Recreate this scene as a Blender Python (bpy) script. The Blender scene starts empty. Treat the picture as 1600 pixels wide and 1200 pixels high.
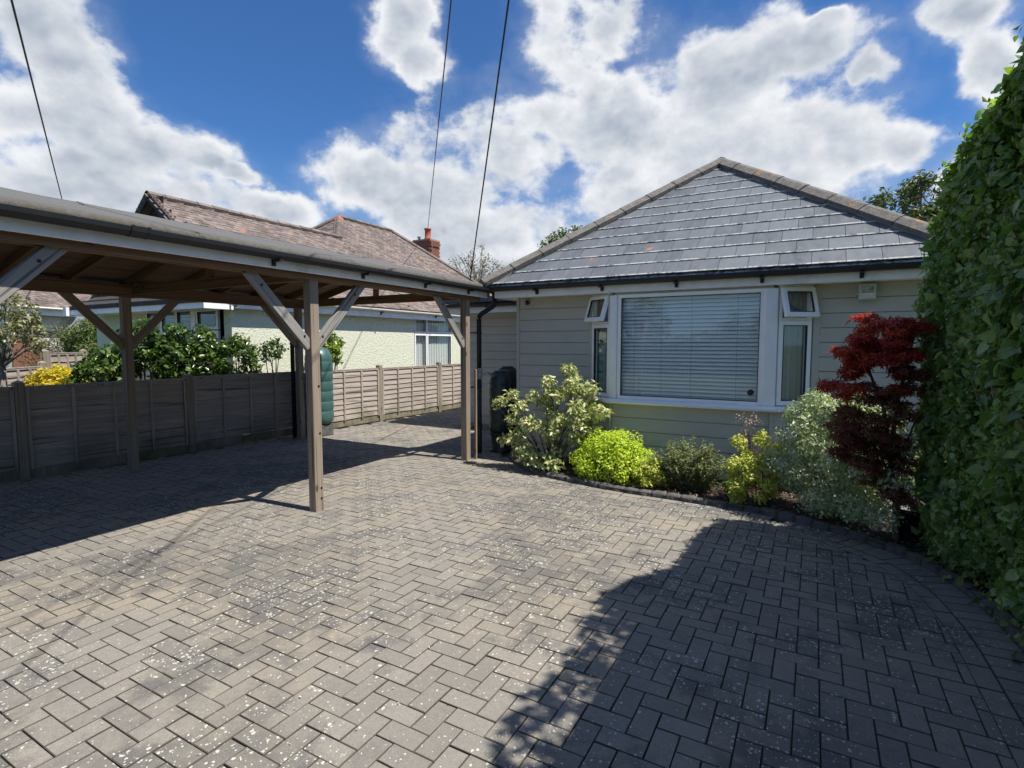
import bpy, bmesh, math, random
import numpy as np
from mathutils import Vector, Matrix
random.seed(7); RNG = np.random.default_rng(11)
R = math.radians
scene = bpy.context.scene
COL = scene.collection
# ------------------------------------------------------------------ camera
cam_d = bpy.data.cameras.new('camera'); cam = bpy.data.objects.new('camera', cam_d); COL.objects.link(cam)
cam_d.sensor_width = 36; cam_d.lens = 18.9; cam_d.clip_start = .05; cam_d.clip_end = 3000
right = Vector((0.87326562, 0.48724445, 0)); up = Vector((-0.03644099, 0.06531149, 0.99719931)); fwd = Vector((-0.48587983, 0.87081987, -0.07478995))
m = Matrix((right, up, -fwd)).transposed().to_4x4(); m.translation = Vector((0, 0, 1.6)); cam.matrix_world = m
scene.camera = cam
# ------------------------------------------------------------------ view, sun
vs = scene.view_settings; vs.view_transform = 'Standard'; vs.look = 'None'; vs.gamma = 1; vs.use_curve_mapping = False; vs.exposure = 0.5
SUN_EL = 61; SUN_AZ = 86.5           # degrees, azimuth from +Y towards +X
sd = bpy.data.lights.new('sun', 'SUN'); sd.energy = 5.0; sd.angle = R(.53); sd.color = (1, .935, .835)
sun = bpy.data.objects.new('sun', sd); COL.objects.link(sun)
sv = Vector((math.cos(R(SUN_EL))*math.sin(R(SUN_AZ)), math.cos(R(SUN_EL))*math.cos(R(SUN_AZ)), math.sin(R(SUN_EL))))
sun.rotation_euler = sv.to_track_quat('Z', 'Y').to_euler()
scene.render.engine = 'CYCLES'
scene.cycles.max_bounces = 6; scene.cycles.diffuse_bounces = 3; scene.cycles.transparent_max_bounces = 16


class NT:
    """tiny node-tree builder: socket values may be numbers, tuples or output sockets"""
    def __init__(s, tree): s.t = tree
    def n(s, typ, ins=None, out=0, **props):
        nd = s.t.nodes.new(typ)
        for k, v in props.items(): setattr(nd, k, v)
        for k, v in (ins or {}).items():
            sk = nd.inputs[k]
            if isinstance(v, bpy.types.NodeSocket): s.t.links.new(v, sk)
            else: sk.default_value = v
        return nd.outputs[out] if out is not None else nd
    def m(s, op, a, b=0.0, c=0.0, clamp=False):
        return s.n('ShaderNodeMath', {0: a, 1: b, 2: c}, operation=op, use_clamp=clamp)
    def mr(s, v, a, b, c=0.0, d=1.0, smooth=False):
        return s.n('ShaderNodeMapRange', {0: v, 1: a, 2: b, 3: c, 4: d}, clamp=True, interpolation_type='SMOOTHSTEP' if smooth else 'LINEAR')
    def mix(s, f, a, b, blend='MIX'):
        nd = s.t.nodes.new('ShaderNodeMix'); nd.data_type = 'RGBA'; nd.blend_type = blend; nd.clamp_factor = True
        for i, v in ((0, f), (6, a), (7, b)):
            if isinstance(v, bpy.types.NodeSocket): s.t.links.new(v, nd.inputs[i])
            else: nd.inputs[i].default_value = v if i == 0 else (*v, 1)[:4]
        return nd.outputs[2]
    def noise(s, vec, scale, detail=3, rough=.55, out=0, dist=0.0):
        return s.n('ShaderNodeTexNoise', {'Vector': vec, 'Scale': scale, 'Detail': detail, 'Roughness': rough, 'Distortion': dist}, out=out)
    def xyz(s, v):
        nd = s.t.nodes.new('ShaderNodeSeparateXYZ'); s.t.links.new(v, nd.inputs[0]); return nd.outputs
    def vmul(s, v, k): return s.n('ShaderNodeVectorMath', {0: v, 1: k}, operation='MULTIPLY')
    def vadd(s, v, k): return s.n('ShaderNodeVectorMath', {0: v, 1: k}, operation='ADD')


# ------------------------------------------------------------------ sky with clouds
world = bpy.data.worlds.new('World'); scene.world = world; world.use_nodes = True
wt = world.node_tree; wt.nodes.clear(); W = NT(wt)
sky = W.n('ShaderNodeTexSky', sky_type='NISHITA', sun_disc=False, sun_elevation=R(SUN_EL), sun_rotation=R(SUN_AZ), altitude=20, air_density=1.0, dust_density=.35, ozone_density=3.0)
dirv = W.n('ShaderNodeTexCoord', out=0)
dx, dy, dz = W.xyz(dirv)
az = W.m('ARCTAN2', dx, dy); el = W.m('ARCSINE', dz)
ae = W.n('ShaderNodeCombineXYZ', {0: az, 1: el, 2: 0.0})
w1 = W.n('ShaderNodeTexNoise', {'Vector': dirv, 'Scale': 5.0, 'Detail': 5.0, 'Roughness': .6}, out=1)
w1 = W.vmul(W.vadd(w1, (-.5, -.5, -.5)), (.13, .10, 0))
aew = W.vadd(ae, w1)
CL = [(-1.222, 0.389, 0.078, 0.065), (-1.214, 0.302, 0.094, 0.07), (-1.184, 0.241, 0.135, 0.05), (-1.104, 0.268, 0.103, 0.039), (-1.01, 0.262, 0.075, 0.012), (-1.157, 0.207, 0.224, 0.039), (-0.689, 0.502, 0.045, 0.055), (-0.656, 0.453, 0.04, 0.032), (-0.748, 0.276, 0.082, 0.052), (-0.636, 0.266, 0.114, 0.084), (-0.52, 0.33, 0.115, 0.09), (-0.407, 0.469, 0.085, 0.078), (-0.452, 0.398, 0.103, 0.066), (-0.34, 0.495, 0.066, 0.042), (-0.282, 0.342, 0.174, 0.107), (-0.177, 0.379, 0.153, 0.077), (-0.076, 0.306, 0.152, 0.088), (0.024, 0.287, 0.086, 0.058), (0.098, 0.27, 0.051, 0.033), (-0.142, 0.241, 0.26, 0.08), (-0.043, 0.423, 0.1, 0.037), (0.073, 0.39, 0.03, 0.022), (0.016, 0.455, 0.045, 0.014), (-0.916, 0.217, 0.08, 0.026), (0.189, 0.425, 0.043, 0.032), (0.209, 0.359, 0.032, 0.055), (0.173, 0.239, 0.049, 0.033), (-0.556, 0.192, 0.2, 0.06), (-0.361, 0.404, 0.056, 0.056), (-1.05, .10, .35, .06), (-.4, .12, .6, .07), (-1.33, .46, .12, .12)]
fld = None
for a, e, ra, re in CL:
    v = W.vmul(W.vadd(aew, (-a, -e, 0)), (1/ra/1.14, 1/re/1.14, 0))
    ln = W.n('ShaderNodeVectorMath', {0: v}, operation='LENGTH', out=1)
    f = W.m('SUBTRACT', 1.0, ln)
    fld = f if fld is None else W.n('ShaderNodeMath', {0: fld, 1: f, 2: .18}, operation='SMOOTH_MAX')
# elsewhere in the sky: the same broken cumulus from plain noise
gen = W.noise(W.vmul(dirv, (1, 1, 1.6)), 2.3, 3, .5)
gen = W.mr(gen, .49, .68, -.9, .9)
ox = W.m('ABSOLUTE', W.m('ADD', az, .51)); oy = W.m('SUBTRACT', el, .62)
outside = W.m('MAXIMUM', W.mr(ox, .85, 1.05, 0, 1, True), W.mr(oy, 0.0, .15, 0, 1, True))
fld2 = W.n('ShaderNodeMix', {0: outside, 2: fld, 3: gen}, data_type='FLOAT')
def puffs(v):
    q = W.vadd(v, W.vmul(W.vadd(W.n('ShaderNodeTexNoise', {'Vector': v, 'Scale': 9.0, 'Detail': 3.0}, out=1), (-.5, -.5, -.5)), (.10, .10, .10)))
    vo = W.n('ShaderNodeTexVoronoi', {'Vector': q, 'Scale': 9.0, 'Detail': 1.0, 'Roughness': .55, 'Lacunarity': 2.3, 'Smoothness': .3}, feature='SMOOTH_F1')
    return W.m('SUBTRACT', .62, vo)
DV = W.vmul(dirv, (1, 1, 1.35))
nd1 = W.noise(DV, 5.5, 7, .64); pf1 = puffs(DV); nd0 = W.noise(DV, 5.5, 4, .62)
DV2 = W.vadd(DV, tuple(sv*.022))
nd2 = W.noise(DV2, 5.5, 4, .62)
nd3 = W.noise(dirv, 3.2, 4, .55)
def density(n, p): return W.m('ADD', W.m('ADD', W.m('MULTIPLY', fld2, 1.25), W.m('MULTIPLY', W.m('SUBTRACT', n, .5), 3.1)), W.m('MULTIPLY', p, .75))
dens = density(nd1, pf1)
alpha = W.mr(dens, -.26, .32, 0, 1, True)
thick = W.mr(W.m('ADD', dens, W.m('MULTIPLY', W.m('SUBTRACT', nd3, .5), 2.2)), .0, 1.0, 0, 1, True)
relief = W.m('MULTIPLY', W.m('SUBTRACT', nd0, nd2), 3.0)
lit = W.m('ADD', W.m('SUBTRACT', 1.0, W.m('MULTIPLY', thick, .74)), relief, clamp=True)
ccol = W.mix(lit, (4.4, 5.0, 5.9), (9.0, 9.2, 9.5))
skyc = W.mix(1.0, sky, (.52, .90, 1.32), 'MULTIPLY')
low = W.mr(el, .0, .32, .55, 0.0)
skyc = W.mix(low, skyc, (3.2, 4.4, 5.8))
# thin veils around the clouds
veil = W.mr(W.m('ADD', W.m('MULTIPLY', fld2, .9), W.m('MULTIPLY', W.m('SUBTRACT', nd1, .5), 2.0)), -.5, .5, 0, .34, True)
skyc = W.mix(veil, skyc, (6.2, 6.8, 7.6))
final = W.mix(alpha, skyc, ccol)
below = W.mr(el, -.02, .0, 1, 0)
final = W.mix(below, final, (1.0, 1.0, .9))
bg = W.n('ShaderNodeBackground', {'Color': final, 'Strength': .07})
wo = wt.nodes.new('ShaderNodeOutputWorld'); wt.links.new(bg, wo.inputs[0])
world.cycles.sampling_method = 'MANUAL'; world.cycles.sample_map_resolution = 512

# ------------------------------------------------------------------ materials
def newmat(name):
    mt = bpy.data.materials.new(name); mt.use_nodes = True; t = mt.node_tree; t.nodes.clear(); k = NT(t)
    out = t.nodes.new('ShaderNodeOutputMaterial'); p = t.nodes.new('ShaderNodeBsdfPrincipled'); t.links.new(p.outputs[0], out.inputs[0])
    k.p = p; k.outn = out
    def setp(**kw):
        for a, v in kw.items():
            nm = a.replace('_', ' ')
            sk = p.inputs[nm]
            if isinstance(v, bpy.types.NodeSocket): t.links.new(v, sk)
            else: sk.default_value = v if not (isinstance(v, tuple) and len(v) == 3) else (*v, 1)
    k.set = setp
    k.bump = lambda h, st=.3, dist=.01: t.links.new(k.n('ShaderNodeBump', {'Height': h, 'Strength': st, 'Distance': dist}), p.inputs['Normal'])
    k.pos = k.n('ShaderNodeNewGeometry', out=0); k.obj = k.n('ShaderNodeTexCoord', out=3)
    geo = k.n('ShaderNodeNewGeometry', out=None)
    oi = k.n('ShaderNodeObjectInfo', out=None)
    k.rnd = k.m('FRACT', k.m('ADD', geo.outputs['Random Per Island'], oi.outputs['Random']))
    k.isl = geo.outputs['Random Per Island']
    return mt, k

def m_simple(name, col, rough=.5, var=.08, metal=0.0, nscale=8, bump=0.0, bscale=120, dirt=None):
    mt, k = newmat(name)
    n = k.noise(k.pos, nscale, 4)
    c = k.mix(k.mr(n, .3, .7), tuple(x*(1-var) for x in col), tuple(min(1, x*(1+var)) for x in col))
    c = k.mix(k.m('MULTIPLY', k.m('SUBTRACT', k.rnd, 0.0), var*1.2), c, tuple(x*.8 for x in col))
    if dirt:
        d = k.noise(k.pos, 3.1, 6, .7); c = k.mix(k.mr(d, .52, .75, 0, .7), c, dirt)
    k.set(Base_Color=c, Roughness=rough, Metallic=metal)
    if bump: k.bump(k.noise(k.pos, bscale, 3), bump, .004)
    return mt

def m_wood(name, col, col2, knots=True, rough=.8, algae=False, lich=0.0):
    """grain runs along local Z of the object"""
    mt, k = newmat(name)
    sh = k.vadd(k.obj, k.n('ShaderNodeCombineXYZ', {0: k.m('MULTIPLY', k.rnd, 13.0), 1: k.m('MULTIPLY', k.rnd, 5.0), 2: k.m('MULTIPLY', k.rnd, 31.0)}))
    g = k.noise(k.vmul(sh, (60, 60, 1.6)), 1.0, 4, .6, dist=.6)
    g2 = k.noise(k.vmul(sh, (9, 9, .9)), 1.0, 3, .5)
    c = k.mix(k.mr(g, .3, .7), col, col2)
    c = k.mix(k.mr(g2, .35, .7, 0, .5), c, tuple(x*.62 for x in col))
    c = k.mix(k.m('MULTIPLY', k.rnd, .35), c, tuple(x*.7 for x in col2))
    if knots:
        v = k.n('ShaderNodeTexVoronoi', {'Vector': k.vmul(sh, (7, 7, 3.2)), 'Scale': 1.0}, out=0)
        c = k.mix(k.mr(v, .07, .16, .85, 0, True), c, tuple(x*.25 for x in col))
    crack = k.mr(k.noise(k.vmul(sh, (38, 38, .7)), 1.0, 2), .60, .66, 0, .75)
    c = k.mix(crack, c, tuple(x*.25 for x in col))
    if algae:
        z = k.xyz(k.pos)[2]
        a = k.m('MULTIPLY', k.mr(z, .0, .5, 1, 0), k.mr(k.noise(k.pos, 2.4, 4), .35, .65))
        c = k.mix(k.m('MULTIPLY', a, .8), c, (.055, .07, .022))
    if lich:
        v = k.noise(k.pos, 28, 4, .7); c = k.mix(k.mr(v, .60, .68, 0, lich), c, (.42, .43, .38))
    k.set(Base_Color=c, Roughness=rough)
    k.bump(k.m('SUBTRACT', g, k.m('MULTIPLY', crack, .6)), .5, .004)
    return mt

def m_paving():
    mt, k = newmat('concrete_block_paving'); P = k.pos
    big = k.noise(P, .75, 3, .6); mid = k.noise(P, 3.3, 5, .68); fine = k.noise(P, 170, 2, .7); gran = k.noise(P, 420, 1)
    base = k.mix(k.mr(k.rnd, 0, 1), (.215, .200, .177), (.292, .269, .235))
    warm = k.mr(k.noise(P, .8, 3), .44, .58)
    base = k.mix(k.m('MULTIPLY', warm, .75), base, (.345, .298, .222))
    st = k.mr(k.m('ADD', k.m('MULTIPLY', big, 1.1), k.m('MULTIPLY', mid, .75)), .86, 1.03, 0, 1, True)
    st = k.m('MULTIPLY', st, k.mr(k.m('ADD', k.m('MULTIPLY', k.rnd, .5), k.noise(P, 7, 4, .7)), .35, .95, .35, 1))
    base = k.mix(k.m('MULTIPLY', st, .86), base, (.076, .077, .082))
    base = k.mix(k.mr(k.noise(P, 36, 5, .8), .35, .7, 0, .42), base, (.12, .115, .108))
    base = k.mix(k.mr(fine, .42, .68, 0, .5), base, (.12, .115, .108))
    base = k.mix(k.mr(gran, .60, .72, 0, .5), base, (.52, .5, .45))
    # white lichen spots gathering on the stained ground
    PW = k.vadd(P, k.vmul(k.noise(P, 45, 2, out=1), (.02, .02, 0)))
    vo = k.n('ShaderNodeTexVoronoi', {'Vector': PW, 'Scale': 56.0, 'Randomness': 1.0}, out=None)
    pick = k.xyz(vo.outputs[1])[0]
    clus = k.m('MULTIPLY', k.mr(k.noise(P, 1.5, 4, .65), .42, .66), k.mr(k.m('ADD', st, .25), 0, .8))
    rad = k.m('MULTIPLY', k.mr(pick, k.m('SUBTRACT', 1.0, k.m('MULTIPLY', clus, .62)), 1.02), .56)
    spot = k.m('MULTIPLY', k.m('LESS_THAN', vo.outputs[0], rad), .68)
    vo2 = k.n('ShaderNodeTexVoronoi', {'Vector': PW, 'Scale': 110.0}, out=None)
    pick2 = k.xyz(vo2.outputs[1])[1]
    spot2 = k.m('MULTIPLY', k.m('LESS_THAN', vo2.outputs[0], k.m('MULTIPLY', k.mr(pick2, k.m('SUBTRACT', .97, k.m('MULTIPLY', clus, .3)), 1.0), .5)), .75)
    base = k.mix(k.m('MAXIMUM', spot, spot2), base, (.66, .65, .58))
    k.set(Base_Color=base, Roughness=.88)
    k.bump(k.m('ADD', fine, k.m('MULTIPLY', gran, .6)), .55, .004)
    return mt

def m_leaf(name, cols, trans=.35, rough=.42, spec=.5, edge=None):
    """cols: list of colours picked leaf by leaf"""
    mt = bpy.data.materials.new(name); mt.use_nodes = True; t = mt.node_tree; t.nodes.clear(); k = NT(t)
    out = t.nodes.new('ShaderNodeOutputMaterial')
    geo = k.n('ShaderNodeNewGeometry', out=None); oi = k.n('ShaderNodeObjectInfo', out=None)
    r = k.m('FRACT', k.m('ADD', geo.outputs['Random Per Island'], oi.outputs['Random']))
    ramp = t.nodes.new('ShaderNodeValToRGB'); t.links.new(r, ramp.inputs[0]); cr = ramp.color_ramp
    while len(cr.elements) < len(cols): cr.elements.new(.5)
    for i, c in enumerate(cols): cr.elements[i].position = i/max(1, len(cols)-1); cr.elements[i].color = (*c, 1)
    c = ramp.outputs[0]
    c = k.mix(k.mr(k.noise(geo.outputs[0], 60, 3), .3, .7, 0, .35), c, tuple(x*.5 for x in cols[0]))
    p = k.n('ShaderNodeBsdfPrincipled', {'Base Color': c, 'Roughness': rough, 'Specular IOR Level': spec})
    tr = k.n('ShaderNodeBsdfTranslucent', {'Color': k.mix(1.0, c, (1.15, 1.25, .6), 'MULTIPLY')})
    ms = k.n('ShaderNodeMixShader', {0: trans, 1: p, 2: tr}); t.links.new(ms, out.inputs[0])
    return mt

def m_glass(name, tint=(.97, .985, .985), refl=1.45):
    mt = bpy.data.materials.new(name); mt.use_nodes = True; t = mt.node_tree; t.nodes.clear(); k = NT(t)
    out = t.nodes.new('ShaderNodeOutputMaterial')
    g_ = k.n('ShaderNodeNewGeometry', out=None)
    cs = k.m('ABSOLUTE', k.n('ShaderNodeVectorMath', {0: g_.outputs['Normal'], 1: g_.outputs['Incoming']}, operation='DOT_PRODUCT', out=1))
    fr = k.m('ADD', .04, k.m('MULTIPLY', .96, k.m('POWER', k.m('SUBTRACT', 1.0, cs), 5.0)))
    tr = k.n('ShaderNodeBsdfTransparent', {'Color': (*tint, 1)}); gl = k.n('ShaderNodeBsdfGlossy', {'Roughness': .0, 'Color': (1, 1, 1, 1)})
    f = k.m('ADD', k.m('MULTIPLY', fr, 1.2), .02, clamp=True)
    t.links.new(k.n('ShaderNodeMixShader', {0: f, 1: tr, 2: gl}), out.inputs[0]); return mt

def m_slate():
    mt, k = newmat('grey_slate'); P = k.pos
    c = k.mix(k.rnd, (.080, .092, .106), (.142, .158, .176))
    c = k.mix(k.mr(k.noise(k.vmul(P, (9, 2, 2)), 1.0, 5, .7), .35, .7, 0, .5), c, (.185, .20, .215))
    g = k.xyz(k.n('ShaderNodeTexCoord', out=0))[1]
    streak = k.m('MULTIPLY', k.mr(g, .0, .11, 1, 0), k.mr(k.noise(P, 13, 4, .75), .42, .54))
    c = k.mix(k.m('MULTIPLY', streak, .95), c, (.62, .62, .60))
    dust = k.mr(k.noise(k.vmul(P, (14, 14, 14)), 1.0, 5, .75), .60, .74, 0, .45)
    c = k.mix(dust, c, (.33, .33, .33))
    o = k.mr(k.noise(P, 3.3, 4, .65), .69, .715, 0, .85); c = k.mix(o, c, (.50, .22, .05))
    k.set(Base_Color=c, Roughness=k.mr(k.noise(P, 9, 3), .3, .7, .38, .6)); k.bump(k.noise(P, 55, 4, .6), .35, .003)
    return mt

def m_ridge():
    mt, k = newmat('weathered_concrete_hip'); P = k.pos
    c = k.mix(k.mr(k.noise(P, 14, 6, .75), .35, .68), (.20, .185, .165), (.09, .085, .08))
    c = k.mix(k.mr(k.noise(P, 40, 4, .8), .55, .66, 0, .6), c, (.36, .35, .31))
    o = k.mr(k.noise(P, 4.5, 5, .7), .62, .66, 0, .85); c = k.mix(o, c, (.42, .19, .05))
    k.set(Base_Color=c, Roughness=.95); k.bump(k.noise(P, 60, 4, .7), .8, .01); return mt

def m_rooftile():
    mt, k = newmat('brown_clay_tile'); P = k.pos
    c = k.mix(k.rnd, (.115, .086, .078), (.225, .182, .162))
    c = k.mix(k.mr(k.noise(P, 1.3, 4, .7), .5, .66, 0, .7), c, (.075, .06, .05))
    c = k.mix(k.mr(k.noise(P, 26, 4, .8), .54, .66, 0, .6), c, (.33, .28, .24))
    red = k.m('GREATER_THAN', k.rnd, .994); c = k.mix(k.m('MULTIPLY', red, .8), c, (.36, .12, .07))
    k.set(Base_Color=c, Roughness=.9); k.bump(k.noise(P, 70, 3), .5, .005); return mt

def m_render(name, col):
    mt, k = newmat(name); P = k.pos
    n = k.noise(P, 55, 3, .7); b = k.noise(P, 18, 4, .65)
    c = k.mix(k.mr(n, .35, .7), col, tuple(x*.70 for x in col))
    c = k.mix(k.mr(b, .56, .7, 0, .6), c, tuple(x*.55 for x in col))
    k.set(Base_Color=c, Roughness=.95); k.bump(k.m('ADD', n, b), .9, .02); return mt

def m_felt():
    mt, k = newmat('mineral_felt'); P = k.pos
    x, y, z = k.xyz(P)
    n = k.noise(P, 150, 3, .8)
    c = k.mix(k.mr(n, .35, .68), (.065, .065, .066), (.18, .18, .177))
    # moss and grit gathered in the last hand's breadth above the gutter
    edge = k.m('MULTIPLY', k.mr(x, -4.22, -4.10), k.mr(k.noise(P, 22, 5, .8), .40, .56))
    c = k.mix(k.m('MULTIPLY', edge, .85), c, (.085, .075, .05))
    k.set(Base_Color=c, Roughness=.92); k.bump(n, .8, .008); return mt

def m_soil():
    mt, k = newmat('soil'); P = k.pos
    c = k.mix(k.mr(k.noise(P, 30, 5, .8), .35, .7), (.035, .025, .017), (.10, .075, .055))
    k.set(Base_Color=c, Roughness=.98); k.bump(k.noise(P, 40, 5, .8), 1.0, .03); return mt

def m_grass(name):
    mt, k = newmat(name); P = k.pos
    c = k.mix(k.mr(k.noise(P, 3, 5, .8), .35, .7), (.035, .055, .018), (.08, .10, .035))
    k.set(Base_Color=c, Roughness=.95); k.bump(k.noise(P, 50, 4), .8, .04); return mt

def m_net():
    mt, k = newmat('net_curtain'); P = k.pos
    x, y, z = k.xyz(P)
    w = k.m('SINE', k.m('MULTIPLY', k.m('ADD', y, x), 55.0)); n = k.noise(P, 90, 3, .7)
    c = k.mix(k.mr(k.m('ADD', k.m('MULTIPLY', w, .25), n), .3, .75), (.42, .46, .45), (.78, .80, .77))
    k.set(Base_Color=c, Roughness=.9); return mt

PAV = m_paving(); SLATE = m_slate(); RIDGE = m_ridge(); TILE = m_rooftile(); FELT = m_felt(); SOIL = m_soil(); GRASS = m_grass('rough_grass')
JOINT = m_simple('joint_sand', (.045, .042, .032), .95, .35, nscale=9, bump=.6)
KERB = m_simple('kerb_concrete', (.105, .10, .097), .92, .35, nscale=14, bump=.8, bscale=70, dirt=(.07, .068, .06))
WOODP = m_wood('weathered_post_timber', (.215, .165, .12), (.37, .31, .24))
WOODG = m_wood('grey_brace_timber', (.20, .19, .175), (.36, .345, .32))
WOODB = m_wood('brown_roof_timber', (.15, .085, .048), (.27, .16, .095), rough=.7)
PLY = m_wood('roof_board_timber', (.16, .095, .06), (.27, .175, .12), knots=False)
FENCEW = m_wood('weathered_fence_timber', (.28, .235, .205), (.56, .50, .45), knots=False, algae=True, rough=.9)
FPOST = m_wood('fence_post_timber', (.26, .215, .165), (.40, .35, .28), algae=True, rough=.9)
CLAD = m_simple('grey_cladding_paint', (.47, .465, .42), .55, .05, nscale=3, bump=.12, bscale=60)
TRIM = m_simple('pale_grey_trim', (.46, .47, .44), .5, .05)
WHITE = m_simple('white_upvc', (.88, .89, .90), .32, .03)
WFASC = m_simple('white_fascia', (.84, .85, .86), .42, .06, dirt=(.50, .49, .44))
BLACKP = m_simple('black_plastic', (.010, .011, .013), .5, .2)
RUBBER = m_simple('black_rubber', (.02, .02, .02), .7, .1)
GREENP = m_simple('dark_green_plastic', (.018, .038, .032), .42, .15, dirt=(.04, .06, .055))
GREENT = m_simple('mid_green_plastic', (.05, .12, .115), .4, .1)
GREYP = m_simple('grey_plastic', (.32, .33, .32), .5, .1)
GLASS = m_glass('window_glass'); CURT = m_simple('blue_grey_curtain', (.30, .37, .41), .85, .05)
BLIND = m_simple('pale_blind', (.90, .93, .92), .45, .03)
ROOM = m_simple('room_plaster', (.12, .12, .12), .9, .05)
RENDG = m_render('pale_green_pebbledash', (.82, .85, .68)); RENDW = m_render('white_render', (.80, .80, .74))
BRICK = m_simple('red_brick', (.24, .10, .065), .9, .3, nscale=22, bump=.5, dirt=(.10, .07, .06))
MORTAR = m_simple('mortar', (.30, .27, .24), .95, .2, bump=.5)
POT = m_simple('red_chimney_pot', (.42, .10, .06), .8, .15)
DARKT = m_simple('dark_hung_tile', (.045, .042, .042), .8, .3)
ALU = m_simple('light_housing', (.55, .57, .55), .4, .05); REFL = m_simple('lamp_reflector', (.8, .8, .78), .18, .02, metal=.9)
NET = m_net(); STEEL = m_simple('dull_steel', (.4, .4, .4), .35, .1, metal=.8)
BARK = m_simple('bark', (.13, .095, .07), .95, .3, nscale=30, bump=.7); BARKG = m_simple('grey_bark', (.20, .18, .155), .95, .3, nscale=30, bump=.7)
WIRE = m_simple('wire_sheath', (.012, .012, .013), .6, .1)
L_HEDGE = m_leaf('hedge_leaf', [(.10, .19, .06), (.18, .32, .09), (.26, .40, .13), (.42, .55, .20)], .48, .30, .8)
L_HEDGET = m_leaf('sunlit_hedge_leaf', [(.10, .20, .03), (.20, .32, .05), (.28, .38, .07)], .45, .4)
L_LIME = m_leaf('lime_leaf', [(.42, .56, .03), (.56, .70, .05), (.68, .78, .09), (.50, .64, .04)], .35, .5)
L_YEL = m_leaf('yellow_green_leaf', [(.32, .44, .06), (.62, .62, .12), (.80, .76, .20), (.48, .56, .09)], .35, .45)
L_GOLD = m_leaf('gold_leaf', [(.62, .48, .02), (.75, .62, .04), (.50, .42, .03)], .35, .5)
L_HEBE = m_leaf('olive_leaf', [(.12, .15, .06), (.22, .26, .11), (.36, .39, .19)], .35, .45)
L_VAR = m_leaf('cream_edged_leaf', [(.18, .28, .07), (.42, .48, .20), (.74, .70, .38), (.78, .74, .45), (.26, .38, .10)], .3, .4)
L_PALE = m_leaf('silver_edged_leaf', [(.16, .26, .11), (.70, .74, .48), (.30, .40, .20), (.82, .83, .62), (.24, .34, .15), (.74, .77, .52)], .28, .42)
L_GREEN = m_leaf('green_leaf', [(.05, .10, .028), (.08, .15, .04), (.13, .21, .05)], .3, .4)
L_MAROON = m_leaf('maroon_leaf', [(.16, .05, .045), (.28, .07, .06), (.20, .11, .055), (.36, .14, .09)], .45, .42)
L_RED = m_leaf('scarlet_sunlit_leaf', [(.36, .03, .035), (.58, .055, .05), (.68, .15, .07), (.24, .03, .035)], .45, .42)
L_LAUR = m_leaf('laurel_leaf', [(.035, .075, .018), (.06, .12, .025), (.17, .26, .05)], .3, .28)
L_CONI = m_leaf('conifer_leaf', [(.07, .11, .03), (.12, .18, .045), (.20, .23, .07)], .3, .6)
L_TREE = m_leaf('tree_leaf', [(.05, .075, .03), (.10, .13, .045), (.15, .19, .06)], .35, .45)
L_BUD = m_leaf('budding_leaf', [(.16, .14, .09), (.26, .23, .14), (.20, .21, .09)], .3, .6)
L_PINK = m_leaf('pale_pink_petal', [(.55, .35, .36), (.7, .55, .52)], .3, .6)
L_LITTER = m_leaf('dry_leaf', [(.16, .09, .06), (.25, .16, .11), (.09, .05, .04)], .1, .8)

# ------------------------------------------------------------------ object helpers
def tag(o, label=None, cat=None, group=None, kind=None):
    if label: o['label'] = label
    if cat: o['category'] = cat
    if group: o['group'] = group
    if kind: o['kind'] = kind
    return o

def thing(name, label, cat, loc=(0, 0, 0), group=None):
    o = bpy.data.objects.new(name, None); COL.objects.link(o); o.location = loc; o.empty_display_size = .1
    return tag(o, label, cat, group)

WORLD = {}
def worldmat(o):
    return WORLD.get(o.name, Matrix.Translation(o.location))
def mesh(name, v, f, mat, smooth=False):
    me = bpy.data.meshes.new(name); v = np.asarray(v, dtype=np.float32)
    me.from_pydata(v.tolist(), [], [list(q) for q in f] if not isinstance(f, np.ndarray) else f.tolist())
    me.materials.append(mat)
    if smooth: me.polygons.foreach_set('use_smooth', [True]*len(me.polygons))
    me.update(); return me
def put(name, me, parent=None, mw=None, **tg):
    """link a mesh object; mw is its world matrix"""
    o = bpy.data.objects.new(name, me); COL.objects.link(o)
    mw = mw if mw is not None else Matrix.Identity(4)
    if parent is not None:
        o.parent = parent; pm = worldmat(parent); o.matrix_parent_inverse = pm.inverted()
        o.matrix_basis = mw
    else: o.matrix_basis = mw
    WORLD[o.name] = mw
    return tag(o, **tg) if tg else o

class MB:
    """mesh collector"""
    def __init__(s): s.v = []; s.f = []
    def add(s, v, f):
        b = len(s.v); s.v += [tuple(q) for q in v]; s.f += [tuple(i+b for i in q) for q in f]; return s
    def box(s, x0, x1, y0, y1, z0, z1):
        v = [(x, y, z) for x in (x0, x1) for y in (y0, y1) for z in (z0, z1)]
        return s.add(v, [(0, 1, 3, 2), (4, 6, 7, 5), (0, 4, 5, 1), (2, 3, 7, 6), (0, 2, 6, 4), (1, 5, 7, 3)])
    def build(s, name, mat, parent=None, mw=None, smooth=False, bevel=0, **tg):
        me = mesh(name, s.v, s.f, mat, smooth)
        if bevel: bev(me, bevel)
        return put(name, me, parent, mw, **tg)

def bev(me, w, seg=1):
    bm = bmesh.new(); bm.from_mesh(me); bmesh.ops.bevel(bm, geom=bm.edges[:], offset=w, segments=seg, affect='EDGES'); bm.to_mesh(me); bm.free()
def recalc(me):
    bm = bmesh.new(); bm.from_mesh(me); bmesh.ops.recalc_face_normals(bm, faces=bm.faces[:]); bm.to_mesh(me); bm.free()

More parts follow.
